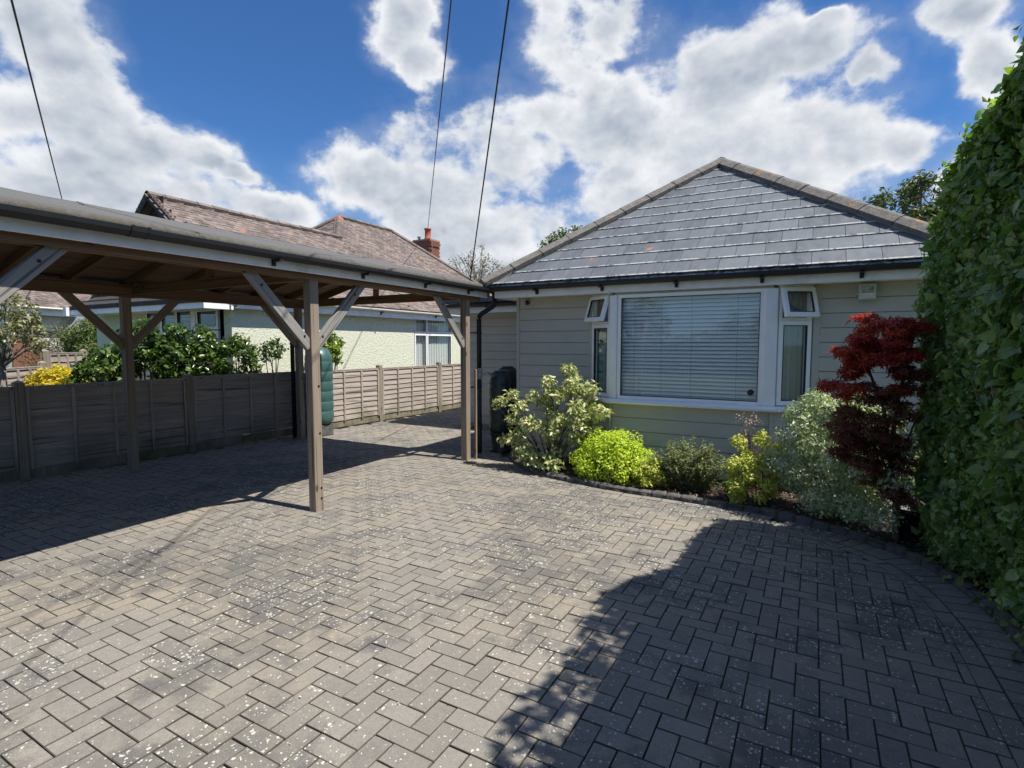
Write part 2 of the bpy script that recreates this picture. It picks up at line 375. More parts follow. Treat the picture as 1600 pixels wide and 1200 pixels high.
def frame_z(d, hint=(0, 0, 1)):
    """3x3 matrix whose Z is d and whose Y is as close as possible to hint"""
    z = Vector(d).normalized(); h = Vector(hint)
    if abs(z.dot(h)) > .98: h = Vector((0, 1, 0)) if abs(z.y) < .9 else Vector((1, 0, 0))
    x = h.cross(z).normalized(); y = z.cross(x)
    return Matrix((x, y, z)).transposed()

_bc = {}
def beam(name, a, b, w, h, mat, parent=None, hint=(0, 0, 1), bevel=.004, **tg):
    """square timber from a to b; w across, h along the hint direction"""
    a = Vector(a); b = Vector(b); L = (b-a).length; key = (round(L, 4), w, h, mat.name, bevel)
    if key not in _bc:
        mb = MB().box(-w/2, w/2, -h/2, h/2, 0, L); me = mesh(name, mb.v, mb.f, mat)
        if bevel: bev(me, bevel)
        _bc[key] = me
    mw = frame_z(b-a, hint).to_4x4(); mw.translation = a
    return put(name, _bc[key], parent, mw, **tg)

def sweep(prof, path, closed=True, ups=None):
    """sweep a 2D profile (side, up) along 3D path"""
    v = []; f = []; n = len(prof); P = [Vector(p) for p in path]
    for i, p in enumerate(P):
        d = (P[min(i+1, len(P)-1)]-P[max(i-1, 0)]).normalized(); hint = Vector(ups) if ups else Vector((0, 0, 1))
        if abs(d.dot(hint)) > .99: hint = Vector((0, 1, 0))
        side = d.cross(hint).normalized(); u = side.cross(d)
        for a, b in prof: v.append(p+side*a+u*b)
    for i in range(len(P)-1):
        for j in range(n if closed else n-1):
            k = (j+1) % n; f.append((i*n+j, i*n+k, (i+1)*n+k, (i+1)*n+j))
    if closed: f.append(tuple(range(n))[::-1]); f.append(tuple((len(P)-1)*n+j for j in range(n)))
    return v, f
def circ(r, n=10): return [(r*math.cos(2*math.pi*i/n), r*math.sin(2*math.pi*i/n)) for i in range(n)]
def tube(mb, path, r, n=8): return mb.add(*sweep(circ(r, n), path))
def taper(mb, path, r0, r1, n=7):
    P = [Vector(p) for p in path]; v = []; f = []
    for i, p in enumerate(P):
        d = (P[min(i+1, len(P)-1)]-P[max(i-1, 0)]).normalized(); hint = Vector((0, 0, 1)) if abs(d.z) < .9 else Vector((0, 1, 0))
        s = d.cross(hint).normalized(); u = s.cross(d); r = r0+(r1-r0)*i/(len(P)-1)
        for a, b in circ(r, n): v.append(p+s*a+u*b)
    for i in range(len(P)-1):
        for j in range(n): k = (j+1) % n; f.append((i*n+j, i*n+k, (i+1)*n+k, (i+1)*n+j))
    f.append(tuple((len(P)-1)*n+j for j in range(n)))
    return mb.add(v, f)
def lathe(prof, n=28):
    v = [(r*math.cos(2*math.pi*j/n), r*math.sin(2*math.pi*j/n), z) for r, z in prof for j in range(n)]
    f = [(i*n+j, i*n+(j+1) % n, (i+1)*n+(j+1) % n, (i+1)*n+j) for i in range(len(prof)-1) for j in range(n)]
    f.append(tuple(range(n))[::-1]); f.append(tuple((len(prof)-1)*n+j for j in range(n)))
    return v, f
def clip(poly, px, py, nx, ny):
    """keep the part of a 2D polygon where (p-(px,py)).n >= 0"""
    out = []
    for i in range(len(poly)):
        a = poly[i]; b = poly[(i+1) % len(poly)]
        da = (a[0]-px)*nx+(a[1]-py)*ny; db = (b[0]-px)*nx+(b[1]-py)*ny
        if da >= 0: out.append(a)
        if (da > 0 > db) or (da < 0 < db):
            t = da/(da-db); out.append((a[0]+(b[0]-a[0])*t, a[1]+(b[1]-a[1])*t))
    return out
def area(p): return .5*sum(p[i][0]*p[(i+1) % len(p)][1]-p[(i+1) % len(p)][0]*p[i][1] for i in range(len(p)))

# foliage -------------------------------------------------------------------
T_LEAF = (np.array([(0, 0, 0), (.45, .26, .07), (1, 0, -.06), (.45, -.26, .07)], float), [(0, 1, 2), (0, 2, 3)])
T_NARROW = (np.array([(0, 0, 0), (.45, .13, .03), (1, 0, -.05), (.45, -.13, .03)], float), [(0, 1, 2), (0, 2, 3)])
T_HEART = (np.array([(0, 0, 0), (-.08, .30, .05), (.22, .47, .10), (.62, .30, .05), (1, 0, -.10), (.62, -.30, .05), (.22, -.47, .10), (-.08, -.30, .05), (.5, 0, -.02)], float),
           [(0, 1, 2, 8), (8, 2, 3, 4), (4, 5, 6, 8), (8, 6, 7, 0)])
def fan(n, spread, w):
    v = []; f = []
    for i in range(n):
        a = spread*(i/(n-1)-.5); L = 1-.35*abs(i/(n-1)-.5)*2; c, s = math.cos(a), math.sin(a); b = len(v)
        for x, y, z in ((0, 0, 0), (.5*L, w, .03), (L, 0, -.08), (.5*L, -w, .03)): v.append((x*c-y*s, x*s+y*c, z))
        f += [(b, b+1, b+2, b+3)]
    return np.array(v), f
T_MAPLE = fan(5, 3.6, .10)
def leafmesh(name, c, nrm, size, tpl, mat, droop=0.0, aspect=None):
    c = np.asarray(c, float); nrm = np.asarray(nrm, float); N = len(c)
    nrm = nrm/np.maximum(np.linalg.norm(nrm, axis=1, keepdims=True), 1e-6)
    t = RNG.normal(size=(N, 3)); t[:, 2] -= droop
    t -= nrm*np.sum(t*nrm, 1, keepdims=True); t /= np.maximum(np.linalg.norm(t, axis=1, keepdims=True), 1e-6)
    b = np.cross(nrm, t); tv, tf = tpl; k = len(tv); s = np.broadcast_to(np.asarray(size, float), (N,))[:, None, None]
    V = c[:, None, :]+s*(tv[None, :, 0:1]*t[:, None, :]+tv[None, :, 1:2]*b[:, None, :]+tv[None, :, 2:3]*nrm[:, None, :])
    V = V.reshape(-1, 3).astype(np.float32)
    lens = np.array([len(q) for q in tf]); flat = np.concatenate([np.array(q) for q in tf])
    me = bpy.data.meshes.new(name); me.vertices.add(len(V)); me.vertices.foreach_set('co', V.ravel())
    loops = (flat[None, :]+(np.arange(N)*k)[:, None]).ravel().astype(np.int32)
    tot = np.tile(lens, N); start = np.concatenate([[0], np.cumsum(tot)[:-1]]).astype(np.int32)
    me.loops.add(len(loops)); me.loops.foreach_set('vertex_index', loops)
    me.polygons.add(len(tot)); me.polygons.foreach_set('loop_start', start); me.polygons.foreach_set('loop_total', tot.astype(np.int32))
    me.materials.append(mat); me.update(calc_edges=True); me.validate(); return me
def unit(n):
    v = RNG.normal(size=(n, 3)); return v/np.linalg.norm(v, axis=1, keepdims=True)
def clump_pts(c, r, n, up=.4, inner=.45):
    """leaf points through an ellipsoidal clump, denser near its outside"""
    d = unit(n); rr = inner+(1-inner)*RNG.random(n)**.5
    lump = 1+.16*np.sin(d[:, 0]*7+c[0]*9)*np.sin(d[:, 1]*6+c[1]*5)+.12*np.sin(d[:, 2]*9+c[0]*3)
    p = np.asarray(c)+d*np.asarray(r)*(rr*lump)[:, None]
    nr = d/np.asarray(r)*np.mean(r)+RNG.normal(size=(n, 3))*.55; nr[:, 2] += up
    return p, nr
def shell_clumps(c, r, n, rc, zmin=-.3, jit=.12):
    out = []
    g = math.pi*(3-5**.5)
    for i in range(n):
        z = 1-(i+.5)/n*(1-zmin); a = g*i+RNG.random()*.5; q = math.sqrt(max(0, 1-z*z)); s = .80+jit*RNG.normal()
        k = rc*(.75+.5*RNG.random())
        out.append(((c[0]+r[0]*q*math.cos(a)*s, c[1]+r[1]*q*math.sin(a)*s, c[2]+r[2]*z*s), (k, k, k*.85)))
    return out
def shrub(name, label, cat, base, clumps, n, size, tpl, mat, bark=BARK, group=None, up=.4, stems=6, sr=.012, inner=.4, extra=None, droop=0.0, ground=.02):
    t = thing(name, label, cat, base, group)
    P = []; Nn = []; tot = sum(r[0]*r[1]+r[0]*r[2] for _, r in clumps)
    for c, r in clumps:
        k = max(6, int(n*(r[0]*r[1]+r[0]*r[2])/tot)); p, q = clump_pts(c, r, k, up, inner); P.append(p); Nn.append(q)
    P = np.concatenate(P); Nn = np.concatenate(Nn); ok = P[:, 2] > ground; P = P[ok]; Nn = Nn[ok]
    sz = size*(.6+.7*RNG.random(len(P)))
    put('foliage', leafmesh('foliage', P, Nn, sz, tpl, mat, droop), t, kind='stuff')
    mb = MB(); idx = list(range(len(clumps))); random.shuffle(idx)
    for i in idx[:stems]:
        c = Vector(clumps[i][0]); b = Vector(base)+Vector((random.uniform(-.05, .05), random.uniform(-.05, .05), -.02)); md = b.lerp(c, .5)+Vector((random.uniform(-.06, .06), random.uniform(-.06, .06), .05))
        taper(mb, [b, b.lerp(md, .5), md, c], sr*1.5, sr*.5, 6)
    if mb.v: mb.build('stem', bark, t, smooth=True)
    if extra: extra(t)
    return t

# ================================================================== SETTING: ground and driveway
def sheet(name, pts, z, mat, parent=None, kind='structure'):
    me = mesh(name, [(x, y, z) for x, y in pts], [tuple(range(len(pts)))], mat); return put(name, me, parent, kind=kind)
sheet('ground', [(-400, -400), (400, -400), (400, 600), (-400, 600)], -.06, GRASS)

def catmull(pts, n=12):
    out = []
    for i in range(len(pts)-1):
        p0 = pts[max(i-1, 0)]; p1 = pts[i]; p2 = pts[i+1]; p3 = pts[min(i+2, len(pts)-1)]
        for k in range(n):
            t = k/n
            out.append(tuple(.5*((2*p1[d])+(-p0[d]+p2[d])*t+(2*p0[d]-5*p1[d]+4*p2[d]-p3[d])*t*t+(-p0[d]+3*p1[d]-3*p2[d]+p3[d])*t**3) for d in range(2)))
    out.append(pts[-1]); return out
KP = catmull([(-3.75, 6.62), (-3.50, 6.28), (-2.95, 5.83), (-2.30, 5.65), (-1.81, 5.56), (-1.27, 5.53), (-.76, 5.50), (-.28, 5.44), (.20, 5.22), (.62, 4.90), (.88, 4.45), (1.00, 3.86), (1.03, 3.2), (1.04, 2.0), (1.04, .5), (1.04, -3.0)], 10)
def resample(pl, step):
    out = [pl[0]]; acc = 0.0; i = 0; cur = Vector(pl[0])
    while i < len(pl)-1:
        nx = Vector(pl[i+1]); d = (nx-cur).length
        if acc+d >= step: cur = cur+(nx-cur)*((step-acc)/d); out.append(tuple(cur)); acc = 0.0
        else: acc += d; cur = nx; i += 1
    return out
def poly_side(x, y, pl):
    """signed distance to the kerb line: positive on the driveway side"""
    best = 1e9; sg = 1; seg = None
    for i in range(len(pl)-1):
        ax, ay = pl[i]; bx, by = pl[i+1]; ex, ey = bx-ax, by-ay; L2 = ex*ex+ey*ey
        t = max(0, min(1, ((x-ax)*ex+(y-ay)*ey)/L2)); qx, qy = ax+ex*t, ay+ey*t; d = math.hypot(x-qx, y-qy)
        if d < best: best = d; L = math.sqrt(L2); sg = 1 if (x-qx)*(ey/L)+(y-qy)*(-ex/L) > 0 else -1; seg = (qx, qy, ey/L, -ex/L)
    return best*sg, seg
KS = resample(KP, .06)

drive = MB().add([(-7.98, -3, -.016), (1.2, -3, -.016), (1.2, 4.0, -.016), (.6, 5.1, -.016), (-.6, 5.6, -.016), (-3.0, 5.9, -.016), (-3.6, 8.9, -.016), (-3.6, 20, -.016), (-7.2, 20, -.016)], [tuple(range(9))])
drive = drive.build('driveway', JOINT, kind='structure')
def prism(poly, z0, z1, ch):
    """upright prism with a chamfered top from a convex 2D polygon"""
    n = len(poly); cx = sum(p[0] for p in poly)/n; cy = sum(p[1] for p in poly)/n
    v = [(x, y, z0) for x, y in poly]+[(x, y, z1-ch) for x, y in poly]
    for x, y in poly:
        dx, dy = cx-x, cy-y; L = math.hypot(dx, dy) or 1; v.append((x+dx/L*ch*1.3, y+dy/L*ch*1.3, z1))
    f = [(i, (i+1) % n, n+(i+1) % n, n+i) for i in range(n)]+[(n+i, n+(i+1) % n, 2*n+(i+1) % n, 2*n+i) for i in range(n)]+[tuple(2*n+i for i in range(n))]
    return v, f
GAP = .0036; CH = .0032
GRIME = m_simple('joint_grime', (.085, .078, .062), .95, .3, nscale=20, dirt=(.045, .05, .028))
def grimy(me):
    me.materials.append(GRIME)
    for p in me.polygons:
        if abs(p.normal.z) < .93: p.material_index = 1
    return me
singles = []; field = MB()
def in_view(x, y):
    c = x*0.87326562+y*0.48724445; d = -x*.48587983+y*.87081987
    return d > .9 and abs(c) < d*1.02+.3
SH = {}
for kind, (w, h) in (('h', (.2, .1)), ('v', (.1, .2))):
    v, f = prism([(GAP/2-w/2, GAP/2-h/2), (w/2-GAP/2, GAP/2-h/2), (w/2-GAP/2, h/2-GAP/2), (GAP/2-w/2, h/2-GAP/2)], -.05, 0, CH); SH[kind] = (v, f)
blockme = {k: grimy(mesh('paving_block', v, f, PAV)) for k, (v, f) in SH.items()}
KSH = KS[::3]
for i in range(-72, 26):
    for j in range(-22, 110):
        k = (i+j) % 4
        if k not in (0, 2): continue
        w, h = (.2, .1) if k == 0 else (.1, .2)
        x = -1.215+i*.1+w/2; y = 1.66+j*.1+h/2
        if x < -8.0+.055*(y-2.7) or y > 12.4 or (y > 8.85 and x > -6.0): continue
        if not in_view(x, y): continue
        if y > 7.0 and x > -3.7: continue
        if x > -3.9 or y < 0:
            off = .30 if (x > .15 or y < 4.7) and x > -.2 else .115
            d, seg = poly_side(x, y, KSH)
            if d < off-.13: continue
            if d < off+.13:
                poly = [(x-w/2+GAP/2, y-h/2+GAP/2), (x+w/2-GAP/2, y-h/2+GAP/2), (x+w/2-GAP/2, y+h/2-GAP/2), (x-w/2+GAP/2, y+h/2-GAP/2)]
                qx, qy, nx, ny = seg; poly = clip(poly, qx+nx*off, qy+ny*off, nx, ny)
                if len(poly) < 3 or area(poly) < .0012: continue
                field.add(*prism(poly, -.05, random.uniform(-.002, .001), CH)); continue
        singles.append((x, y, 'h' if k == 0 else 'v'))
singles.sort(key=lambda s: (s[0]**2+s[1]**2))
near = [s for s in singles if in_view(s[0], s[1]) and (-s[0]*.48587983+s[1]*.87081987) > 1.45][:300]; ns = set(near)
for x, y, k in singles:
    tz = random.uniform(-.0028, .0014)+.004*math.sin(x*1.3+.6)*math.sin(y*1.1); ax, ay = random.uniform(-.010, .010), random.uniform(-.010, .010)
    if (x, y, k) in ns:
        mw = Matrix.Translation((x, y, tz)) @ Matrix.Rotation(ax, 4, 'X') @ Matrix.Rotation(ay, 4, 'Y')
        put('paving_block', blockme[k], drive, mw)
    else:
        v, f = SH[k]; field.add([(a+x, b+y, c+tz-a*ay+b*ax) for a, b, c in v], f)
grimy(field.build('paving_block_field', PAV, drive, kind='stuff').data)
# border courses following the kerb on the right
bor = MB()
def course(off0, off1, step, a0, a1):
    P = resample(KP, .02); L = len(P); acc = 0; start = a0
    s = a0
    while s+step < a1:
        i0 = int(s/.02); i1 = int((s+step-GAP*1.3)/.02)
        if i1+1 >= L: break
        q = []
        def pt(sv, off):
            i = min(int(sv/.02), L-2); fr = sv/.02-i; ax, ay = P[i]; bx, by = P[i+1]; ex, ey = bx-ax, by-ay; l = math.hypot(ex, ey)
            return (ax+ex*fr+ey/l*off, ay+ey*fr-ex/l*off)
        q = [pt(s, off0), pt(s, off1), pt(s+step-GAP*1.3, off1), pt(s+step-GAP*1.3, off0)]
        if area(q) < 0: q = q[::-1]
        bor.add(*prism(q, -.05, random.uniform(-.002, .0015), CH)); s += step
tot = (len(resample(KP, .02))-1)*.02
sx = 0
RP = resample(KP, .02)
for i, p in enumerate(RP):
    if p[0] > -.15: sx = i*.02; break
course(.005, .198, .108, sx, tot); course(.203, .298, .21, sx, tot)
course(.005, .11, .21, 0.1, sx-.02)
grimy(bor.build('border_block_course', PAV, drive, kind='stuff').data)
# joint weeds, grit and bits of blown blossom
gp = []
for _ in range(900):
    x = RNG.uniform(-7.8, .8); y = RNG.uniform(.8, 9)
    if poly_side(x, y, KSH)[0] > .1: gp.append((x, y, .003))
gp = np.array(gp); put('blown_petals', leafmesh('blown_petals', gp, np.tile([0, 0, 1.], (len(gp), 1))+RNG.normal(size=(len(gp), 3))*.25, .008+.010*RNG.random(len(gp)), T_LEAF, m_leaf('petal', [(.55, .52, .42), (.7, .68, .6), (.35, .28, .18)], .1, .8)), drive, kind='stuff')

# flower bed
bed_pts = [p for p in KP if p[1] > -3]+[(2.6, -3), (2.6, 6.7), (-3.66, 6.7)]
me = mesh('flower_bed', [(x, y, .035) for x, y in bed_pts], [tuple(range(len(bed_pts)))], SOIL); put('flower_bed', me, kind='structure')
lp = []
while len(lp) < 2600:
    x = RNG.uniform(-3.7, 1.1); y = RNG.uniform(4.0, 6.6)
    if poly_side(x, y, KSH)[0] < -.09: lp.append((x, y, .045+.02*RNG.random()))
lp = np.array(lp); tag(put('leaf_litter', leafmesh('leaf_litter', lp, np.tile([0, 0, 1.], (len(lp), 1))+RNG.normal(size=(len(lp), 3))*.5, .02+.03*RNG.random(len(lp)), T_LEAF, L_LITTER)), 'brown leaf litter and bark chips scattered over the flower bed soil', 'leaf litter', kind='stuff')

# rolled-top concrete edging stones
edge = thing('bed_edging', 'curved row of dark rounded edging stones between the flower bed and the paving', 'edging', (KP[0][0], KP[0][1], 0))
def edging_mesh(L, rough):
    prof = [(-.045, -.05), (-.048, .028), (-.034, .048), (0, .058), (.034, .048), (.048, .028), (.045, -.05)]
    n = 7; v = []; f = []
    for i in range(n):
        s = i/(n-1); e = 1-.12*(abs(s-.5)*2)**4
        for a, b in prof: v.append((a*e*(1+random.uniform(-rough, rough)), (s-.5)*L, b*e*(1+random.uniform(-rough, rough)*.7)))
    m_ = len(prof)
    for i in range(n-1):
        for j in range(m_-1): f.append((i*m_+j, (i+1)*m_+j, (i+1)*m_+j+1, i*m_+j+1))
    f.append(tuple(range(m_))); f.append(tuple((n-1)*m_+j for j in range(m_))[::-1])
    me = mesh('edging_stone', v, f, KERB, True); recalc(me); return me
ems = [edging_mesh(.148, .13) for _ in range(6)]
EP = resample(KP, .15)
for i in range(len(EP)-1):
    (ax, ay), (bx, by) = EP[i], EP[i+1]
    if ay < 2.5: break
    d = Vector((bx-ax, by-ay, 0)).normalized(); nrm = Vector((-d.y, d.x, 0))
    c = Vector(((ax+bx)/2, (ay+by)/2, .0))+nrm*.048
    mw = Matrix((Vector((d.y, -d.x, 0)), d, Vector((0, 0, 1)))).transposed().to_4x4(); mw.translation = c+Vector((0, 0, random.uniform(-.01, .008)))
    mw = mw @ Matrix.Rotation(random.uniform(-.04, .04), 4, 'X') @ Matrix.Rotation(random.uniform(-.05, .05), 4, 'Y')
    put('edging_stone', random.choice(ems), edge, mw)

# ================================================================== MAIN BUNGALOW
WX0, WX1, WY, EAVE = -3.68, 1.12, 6.75, 2.40
house = thing('bungalow', 'grey boarded bungalow with hipped slate roof and white bay window behind the flower bed', 'house', (-1.3, 6.75, 0))
mb = MB()   # solid walls round the window opening and the rest of the body
mb.box(WX0, -2.52, WY+.02, WY+.25, 0, 2.24); mb.box(-.04, WX1, WY+.02, WY+.25, 0, 2.24)
mb.box(-2.52, -.04, WY+.02, WY+.25, 0, .84)
mb.box(WX0, WX0+.25, WY+.25, 16, 0, 2.24); mb.box(WX1-.25, WX1, WY+.25, 16, 0, 2.24)
mb.box(-6.0, WX0, 8.82, 9.05, 0, 2.28); mb.box(-6.0, -5.8, 9.05, 16, 0, 2.28); mb.box(-6.0, WX1, 16, 16.2, 0, 2.24)
mb.build('wall', CLAD, house)
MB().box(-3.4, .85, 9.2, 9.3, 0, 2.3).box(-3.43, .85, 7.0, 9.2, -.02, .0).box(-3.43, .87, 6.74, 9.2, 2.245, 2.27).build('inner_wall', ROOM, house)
_cb = {}
def cladboard(x0, x1, y, z, h, parent, ang=0.0, org=None):
    """lapped board facing -Y (or turned by ang about org), its lower edge standing proud"""
    L = x1-x0; key = (round(L, 3), round(h, 3))
    if key not in _cb:
        mbb = MB(); pr = [(0, .0065), (-.022, .0065), (-.024, .010), (-.017, h), (0, h)]
        v = [(xx, a, b) for xx in (0, L) for a, b in pr]; n = 5
        mbb.add(v, [(j, (j+1) % n, n+(j+1) % n, n+j) for j in range(n)]+[tuple(range(n))[::-1], tuple(n+j for j in range(n))])
        me = mesh('cladding_board', mbb.v, mbb.f, CLAD); recalc(me); _cb[key] = me
    mw = Matrix.Translation((x0, y, z)) @ Matrix.Rotation(ang, 4, 'Z')
    put('cladding_board', _cb[key], parent, mw)
BH = .157
for i in range(14):
    z = .04+i*BH; h = min(BH, 2.235-z)
    cladboard(WX0+.045, -2.56, WY+.018, z, h, house)
    cladboard(.05, WX1, WY+.018, z, h, house)
    cladboard(-5.96, WX0-.02, 8.82, z, h, house)
def trim(a, b, w, d, parent=house, name='corner_trim', mat=TRIM): return beam(name, a, b, w, d, mat, parent, hint=(0, 1, 0), bevel=.003)
trim((WX0+.02, WY+.005, .03), (WX0+.02, WY+.005, 2.235), .045, .045)
trim((-2.575, WY+.005, .03), (-2.575, WY+.005, 2.235), .05, .03, mat=CLAD); trim((.03, WY+.005, .03), (.03, WY+.005, 2.235), .07, .03, mat=CLAD)
trim((-5.98, 8.80, .03), (-5.98, 8.80, 2.28), .045, .045)
# bay
BX0, BX1, BY = -2.19, -.37, 6.47; SX0, SX1 = -2.52, -.03
bay = put('bay_window', mesh('bay_window', *(lambda q: (q.v, q.f))(MB().box(BX0+.02, BX1-.02, BY+.05, WY+.2, 2.20, 2.238)), WFASC), house)
bay['label'] = 'wide three-sided white bay window with one big fixed pane and two open top lights'
mbb = MB(); P3d = [(SX0, WY), (BX0, BY+.03), (BX1, BY+.03), (SX1, WY)]
v = [(x, y, z) for z in (0, .85) for x, y in P3d]; mbb.add(v, [(0, 1, 5, 4), (1, 2, 6, 5), (2, 3, 7, 6), (4, 5, 6, 7)]); mbb.build('bay_wall', CLAD, house)
for i in range(5):
    z = .02+i*.166; h = min(.166, .855-z)
    cladboard(BX0+.02, BX1-.02, BY+.03, z, h, house)
    for (ax, ay), (bx, by) in (((SX0, WY), (BX0, BY+.03)), ((BX1, BY+.03), (SX1, WY))):
        L = math.hypot(bx-ax, by-ay); a = math.atan2(by-ay, bx-ax); key = ('s', i)
        cladboard(ax, ax+L-.01, ay, z, h, house, a)
for x in (BX0, BX1): trim((x, BY+.008, .02), (x, BY+.008, .855), .032, .032)
# sill following the three sides
def sill_v(off, z): 
    return [(SX0-off*.9-.02, WY-.01, z), (BX0-off*.5, BY-off, z), (BX1+off*.5, BY-off, z), (SX1+off*.9+.02, WY-.01, z)]
sv_ = sill_v(.075, .862)+sill_v(.085, .885)+sill_v(.04, .915)+[(SX0, WY+.05, .918), (BX0, BY+.09, .918), (BX1, BY+.09, .918), (SX1, WY+.05, .918)]+[(SX0, WY+.05, .862), (BX0, BY+.09, .862), (BX1, BY+.09, .862), (SX1, WY+.05, .862)]
fs = []
for a in range(4):
    for j in range(3): fs.append((a*4+j, a*4+j+1, a*4+4+j+1, a*4+4+j))
for j in range(3): fs.append((16+j, 16+j+1, j+1, j))
fs += [(0, 4, 8, 12, 16), (19, 15, 11, 7, 3)]
me = mesh('sill', sv_, fs, WHITE); recalc(me); put('sill', me, bay)

def sash(name, A, B, z0, z1, fw, depth, parent, tilt=0.0, glass=True, mat=WHITE):
    """framed light in the vertical plane A-B (2D points, left to right as seen from outside), hinged at the top when tilted"""
    A = Vector((*A, 0)); B = Vector((*B, 0)); L = (B-A).length; X = (B-A).normalized(); Y = Vector((-X.y, X.x, 0)); H = z1-z0
    mw = Matrix((X, Y, Vector((0, 0, 1)))).transposed().to_4x4(); mw.translation = A+Vector((0, 0, z1)); mw = mw @ Matrix.Rotation(tilt, 4, 'X')
    b = MB()
    def bx(x0, x1, z0_, z1_, d0, d1): b.box(x0, x1, d0, d1, z0_, z1_)
    bx(0, L, -fw, 0, -depth/2, depth/2); bx(0, L, -H, -H+fw, -depth/2, depth/2)
    bx(0, fw, -H+fw, -fw, -depth/2, depth/2); bx(L-fw, L, -H+fw, -fw, -depth/2, depth/2)
    me = mesh('window_frame', b.v, b.f, mat); bev(me, .004)
    fr = put(name, me, parent, mw)
    g = MB().box(fw-.006, L-fw+.006, .002, .008, -H+fw-.006, -fw+.006)
    if glass: put('pane', mesh('pane', g.v, g.f, GLASS), parent, mw)
    gk = MB(); t = .006
    for x0, x1, za, zb in ((fw, L-fw, -fw-t, -fw), (fw, L-fw, -H+fw, -H+fw+t), (fw, fw+t, -H+fw+t, -fw-t), (L-fw-t, L-fw, -H+fw+t, -fw-t)): gk.box(x0, x1, -depth/2-.0015, -.001, za, zb)
    put('glazing_seal', mesh('glazing_seal', gk.v, gk.f, RUBBER), parent, mw)
    return fr
Z0, Z1 = .915, 2.20
sash('window_frame', (BX0+.075, BY+.03), (BX1-.10, BY+.03), Z0, Z1, .045, .06, bay)
def post(x, y, w, d, ang):
    b = MB().box(-w/2, w/2, -d/2, d/2, Z0-.002, Z1+.0); me = mesh('bay_post', b.v, b.f, WHITE); bev(me, .012)
    put('bay_post', me, bay, Matrix.Translation((x, y, 0)) @ Matrix.Rotation(ang, 4, 'Z'))
post(BX0+.025, BY+.035, .105, .085, R(-20)); post(BX1-.045, BY+.037, .14, .09, R(20))
zt = 1.86
# left flank: fixed light below, top light pushed open; right flank the same
LA, LB = (SX0-.01, WY-.005), (BX0-.025, BY+.06); RA, RB = (BX1+.03, BY+.06), (SX1+.0, WY-.005)
for A, B in ((LA, LB), (RA, RB)):
    sash('window_frame', A, B, Z0+.01, zt-.01, .052, .06, bay)
    Av, Bv = Vector(A), Vector(B); d = (Bv-Av).normalized(); n = Vector((d.y, -d.x))
    hd = MB().box(0, (Bv-Av).length, -.02, .03, -.012, .018); me = mesh('transom', hd.v, hd.f, WHITE); mw = Matrix.Translation((A[0], A[1], zt)) @ Matrix.Rotation(math.atan2(d.y, d.x), 4, 'Z'); put('transom', me, bay, mw)
    hd = MB().box(0, (Bv-Av).length, -.03, .03, Z1-.03, Z1+.035); me = mesh('head', hd.v, hd.f, WHITE); put('head', me, bay, Matrix.Translation((A[0], A[1], 0)) @ Matrix.Rotation(math.atan2(d.y, d.x), 4, 'Z'))
    for jx in (0, (Bv-Av).length-.03):
        jb = MB().box(jx, jx+.03, -.03, .03, zt+.018, Z1-.03); put('jamb', mesh('jamb', jb.v, jb.f, WHITE), bay, Matrix.Translation((A[0], A[1], 0)) @ Matrix.Rotation(math.atan2(d.y, d.x), 4, 'Z'))
    o = n*.04; A2 = (A[0]+o.x, A[1]+o.y); B2 = (B[0]+o.x, B[1]+o.y)
    sash('top_light', A2, B2, zt+.01, Z1, .05, .045, bay, tilt=R(-17))
# venetian blind
bl = thing('venetian_blind', 'pale closed venetian blind filling the big centre pane of the bay window', 'window blind', (-1.28, BY+.13, 1.0))
sl = MB(); sl.add([(0, -.014, -.0195), (0, -.004, .001), (0, .012, .0205), (1.62, -.014, -.0195), (1.62, -.004, .001), (1.62, .012, .0205), (0, -.013, -.0210), (0, -.003, -.0005), (0, .013, .0190), (1.62, -.013, -.0210), (1.62, -.003, -.0005), (1.62, .013, .0190)], [(0, 3, 4, 1), (1, 4, 5, 2), (6, 7, 10, 9), (7, 8, 11, 10), (0, 6, 9, 3), (2, 5, 11, 8)])
sme = mesh('slat', sl.v, sl.f, BLIND)
for i in range(27): put('slat', sme, bl, Matrix.Translation((BX0+.09, BY+.12, .955+i*.0457)) @ Matrix.Rotation(R(180), 4, 'X') if False else Matrix.Translation((BX0+.09, BY+.12, .955+i*.0457)))
MB().box(BX0+.09, BX1-.09, BY+.10, BY+.15, 2.165, 2.20).build('head_rail', BLIND, bl)
for x in (-1.93, -1.6, -1.25, -.75):
    c = MB(); tube(c, [(x, BY+.106, .94), (x, BY+.106, 2.17)], .0016, 5); c.build('ladder_cord', GREYP, bl)
def curtain(name, label, A, B, z0, z1, mat, amp=.022, waves=7, group=None, cat='curtain'):
    A = Vector((*A, 0)); B = Vector((*B, 0)); d = B-A; n = Vector((-d.y, d.x, 0)).normalized(); N = waves*10; v = []; f = []
    for i in range(N+1):
        s = i/N; ph = s*waves*2*math.pi+math.sin(s*9)*1.3
        for j in range(7):
            z = z0+(z1-z0)*j/6; am = amp*(1-.35*j/6); p = A+d*s+n*(am*math.sin(ph+.12*j)); v.append((p.x, p.y, z))
    for i in range(N):
        for j in range(6): a = i*7+j; f.append((a, a+7, a+8, a+1))
    o = put(name, mesh(name, v, f, mat, True)); tag(o, label, cat, group); return o
curtain('curtain', 'blue-grey curtain behind the narrow right-hand flank of the bay window', (-.33, BY+.20), (-.05, WY+.14), .95, 2.2, CURT, waves=5)
curtain('curtain', 'blue-grey curtain behind the narrow left-hand flank of the bay window', (-2.50, WY+.14), (-2.30, BY+.30), .95, 2.2, CURT, waves=4)
